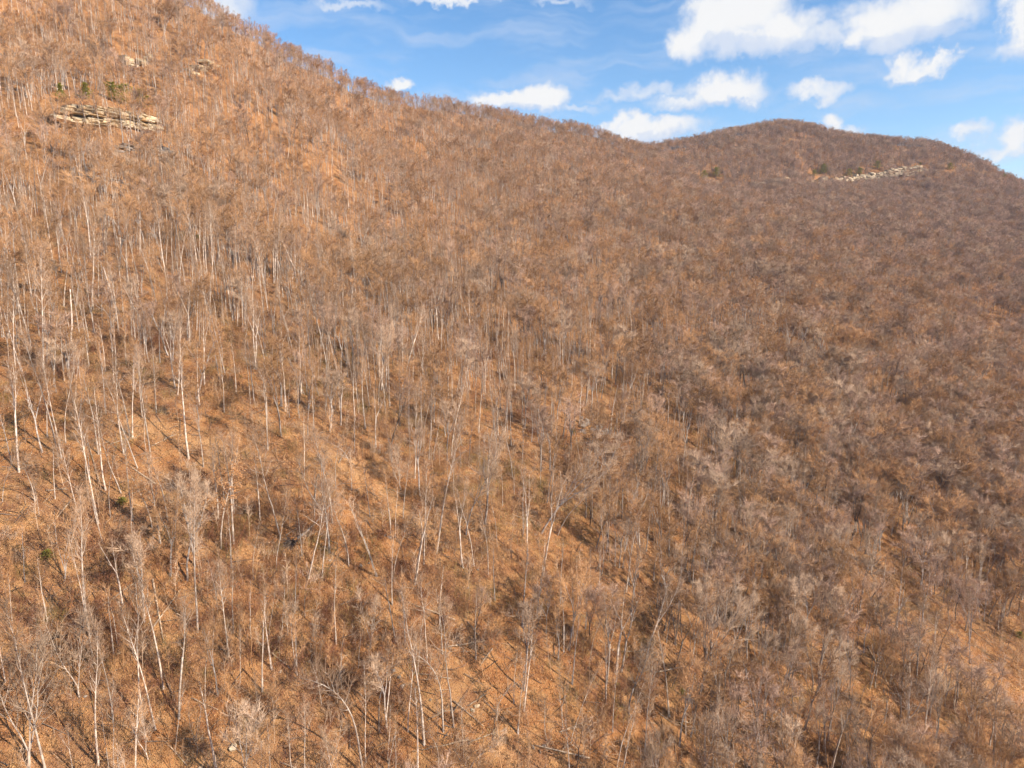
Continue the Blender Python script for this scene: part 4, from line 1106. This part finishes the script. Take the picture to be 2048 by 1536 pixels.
# ---------------------------------------------------------------- evergreens
def evergreen_shapes(seed, wide, shrub=False):
    r = random.Random(seed); T, C = Acc(), Acc()
    H = 8.0
    tube(T, [Vector((0, 0, -.6)), Vector((.05, 0, 3)), Vector((0, .1, 6)), Vector((.05, 0, 7.8))], [.16, .12, .07, .02], 5)
    n = 95
    for i in range(n):
        t = (.10 if shrub or wide > 1 else .16) + .86 * (i + r.random()) / n
        az = i * 2.4 + r.uniform(-.5, .5)
        L = wide * (2.1 * max(0, 1 - t) ** .7 + .3) * r.uniform(.35, 1.5) * (1.25 if int(t * 9) % 2 else .7)
        d = Vector((math.cos(az), math.sin(az), r.uniform(-.1, .45))).normalized()
        p = Vector((0, 0, H * t)); e = p + d * L
        spike(T, p, d, L, .035)
        for k in range(6):
            c = p.lerp(e, r.uniform(.3, 1.05)) + Vector((r.gauss(0, .2), r.gauss(0, .2), r.gauss(0, .15)))
            for _ in range(7):
                dd = rdir(r, d, R(r.uniform(10, 80)), r.uniform(0, 6.28)); dd.z += .25; dd.normalize()
                u, w = perp(dd); b = len(C.v); s = r.uniform(.30, .55)
                C.v += [c - u * .08, c + u * .08, c + dd * s + u * .05, c + dd * s - u * .05]; C.f.append((b, b + 1, b + 2, b + 3))
    return T.mesh("trunk", M_DARK), C.mesh("crown", M_NEEDLE)
EG = [evergreen_shapes(s, w) for s, w in ((1, 1.0), (2, 1.15), (3, 1.8), (4, 2.2))]
EG_LAB = ["slim pine on the slope above the cream ledge, apart from the other pines", "dark upright pine standing on top of the cream sandstone ledge", "small pine on the cream ledge between the upright pine and the bushy pines",
          "bushy pine on the cream ledge beside a pale dead tree", "broad yellow-green pine at the end of the cream sandstone ledge",
          "low cedar above the grey knob beside the saddle, lower of two", "rounded cedar above the grey knob beside the saddle, taller of two",
          "small cedar at the foot end of the far pale cliff", "broad green cedar above the near end of the far pale cliff", "dark cedar on the rim of the far pale cliff, near its middle",
          "smaller cedar on the far cliff rim, next to the dark middle one", "cedar on the far cliff rim, above its higher half", "tiny cedar at the top end of the far pale cliff",
          "lone cedar on the far hill beyond the cliff end", "cedar where the far hill meets the skyline at the picture edge", "small cedar on the far hill between the lone cedar and the skyline", "tiny cedar on the far hill well above the cliff"]
def evergreen(x, y, h, v, label, seed):
    r = random.Random(seed)
    root = bpy.data.objects.new("evergreen_tree", None); root.location = (x, y, float(ground(x, y))); s = h / 8.0
    root.scale = (s, s, s); root.rotation_euler = (0, r.gauss(0, .05), r.uniform(0, 6.28)); link(root)
    T, C = EG[v]
    link(bpy.data.objects.new("trunk", T), root); link(bpy.data.objects.new("crown", C), root)
    tag(root, label, 'evergreen', 'evergreens around the rock ledges')
for i, (x, y, h) in enumerate(EVERGREENS):
    evergreen(x, y, h * (.62 if i < 2 else (1.0 if i < 5 else .7)), [0, 1, 2, 2, 3][i] if i < 5 else 2 + i % 2, EG_LAB[i], i)
GS_LAB = ["small bright green shrub in the brush near the picture edge", "low green shrub at the foot of a crooked pale tree", "dark evergreen shrub in the upper open slope, uphill one of two", "dark evergreen shrub in the upper open slope, downhill one of two",
          "dull green shrub at the edge of the picture far down the slope", "little green shrub among dense trunks low on the slope", "faint green shrub beside the dark brush in the lower middle", "mossy green shrub against the whitish mid-slope outcrop"]
for i, (x, y, h) in enumerate(GREENSHRUBS):
    r = random.Random(60 + i)
    root = bpy.data.objects.new("evergreen_shrub", None); root.location = (x, y, float(ground(x, y)) - .25); s = h / 8.0
    root.scale = (s * 1.3, s * 1.3, s); root.rotation_euler = (0, 0, r.uniform(0, 6.28)); link(root)
    T, C = EG[3]
    link(bpy.data.objects.new("stem", T), root); link(bpy.data.objects.new("foliage", C), root)
    tag(root, GS_LAB[i], 'shrub', 'green shrubs on the slope')

write_labels()

# ---------------------------------------------------------------- the air
def build_haze():
    bm = bmesh.new(); bmesh.ops.create_cube(bm, size=1.0)
    for v in bm.verts:
        v.co = Vector((1000 + v.co.x * 16600, 3500 + v.co.y * 17600, 20 + v.co.z * 640))
    me = bpy.data.meshes.new("haze"); bm.to_mesh(me); bm.free()
    m = bpy.data.materials.new("thin_winter_haze"); m.use_nodes = True
    nt = m.node_tree
    nt.nodes.remove(nt.nodes['Principled BSDF'])
    v = nt.nodes.new('ShaderNodeVolumePrincipled')
    v.inputs['Density'].default_value = 0.00006
    v.inputs['Color'].default_value = (0.74, 0.80, 0.97, 1)
    v.inputs['Anisotropy'].default_value = 0.0
    nt.links.new(v.outputs[0], nt.nodes['Material Output'].inputs['Volume'])
    me.materials.append(m)
    o = link(bpy.data.objects.new("haze", me)); o['kind'] = 'stuff'
    o['label'] = "thin bluish winter haze in front of the far hill"; o['category'] = 'haze'
build_haze()
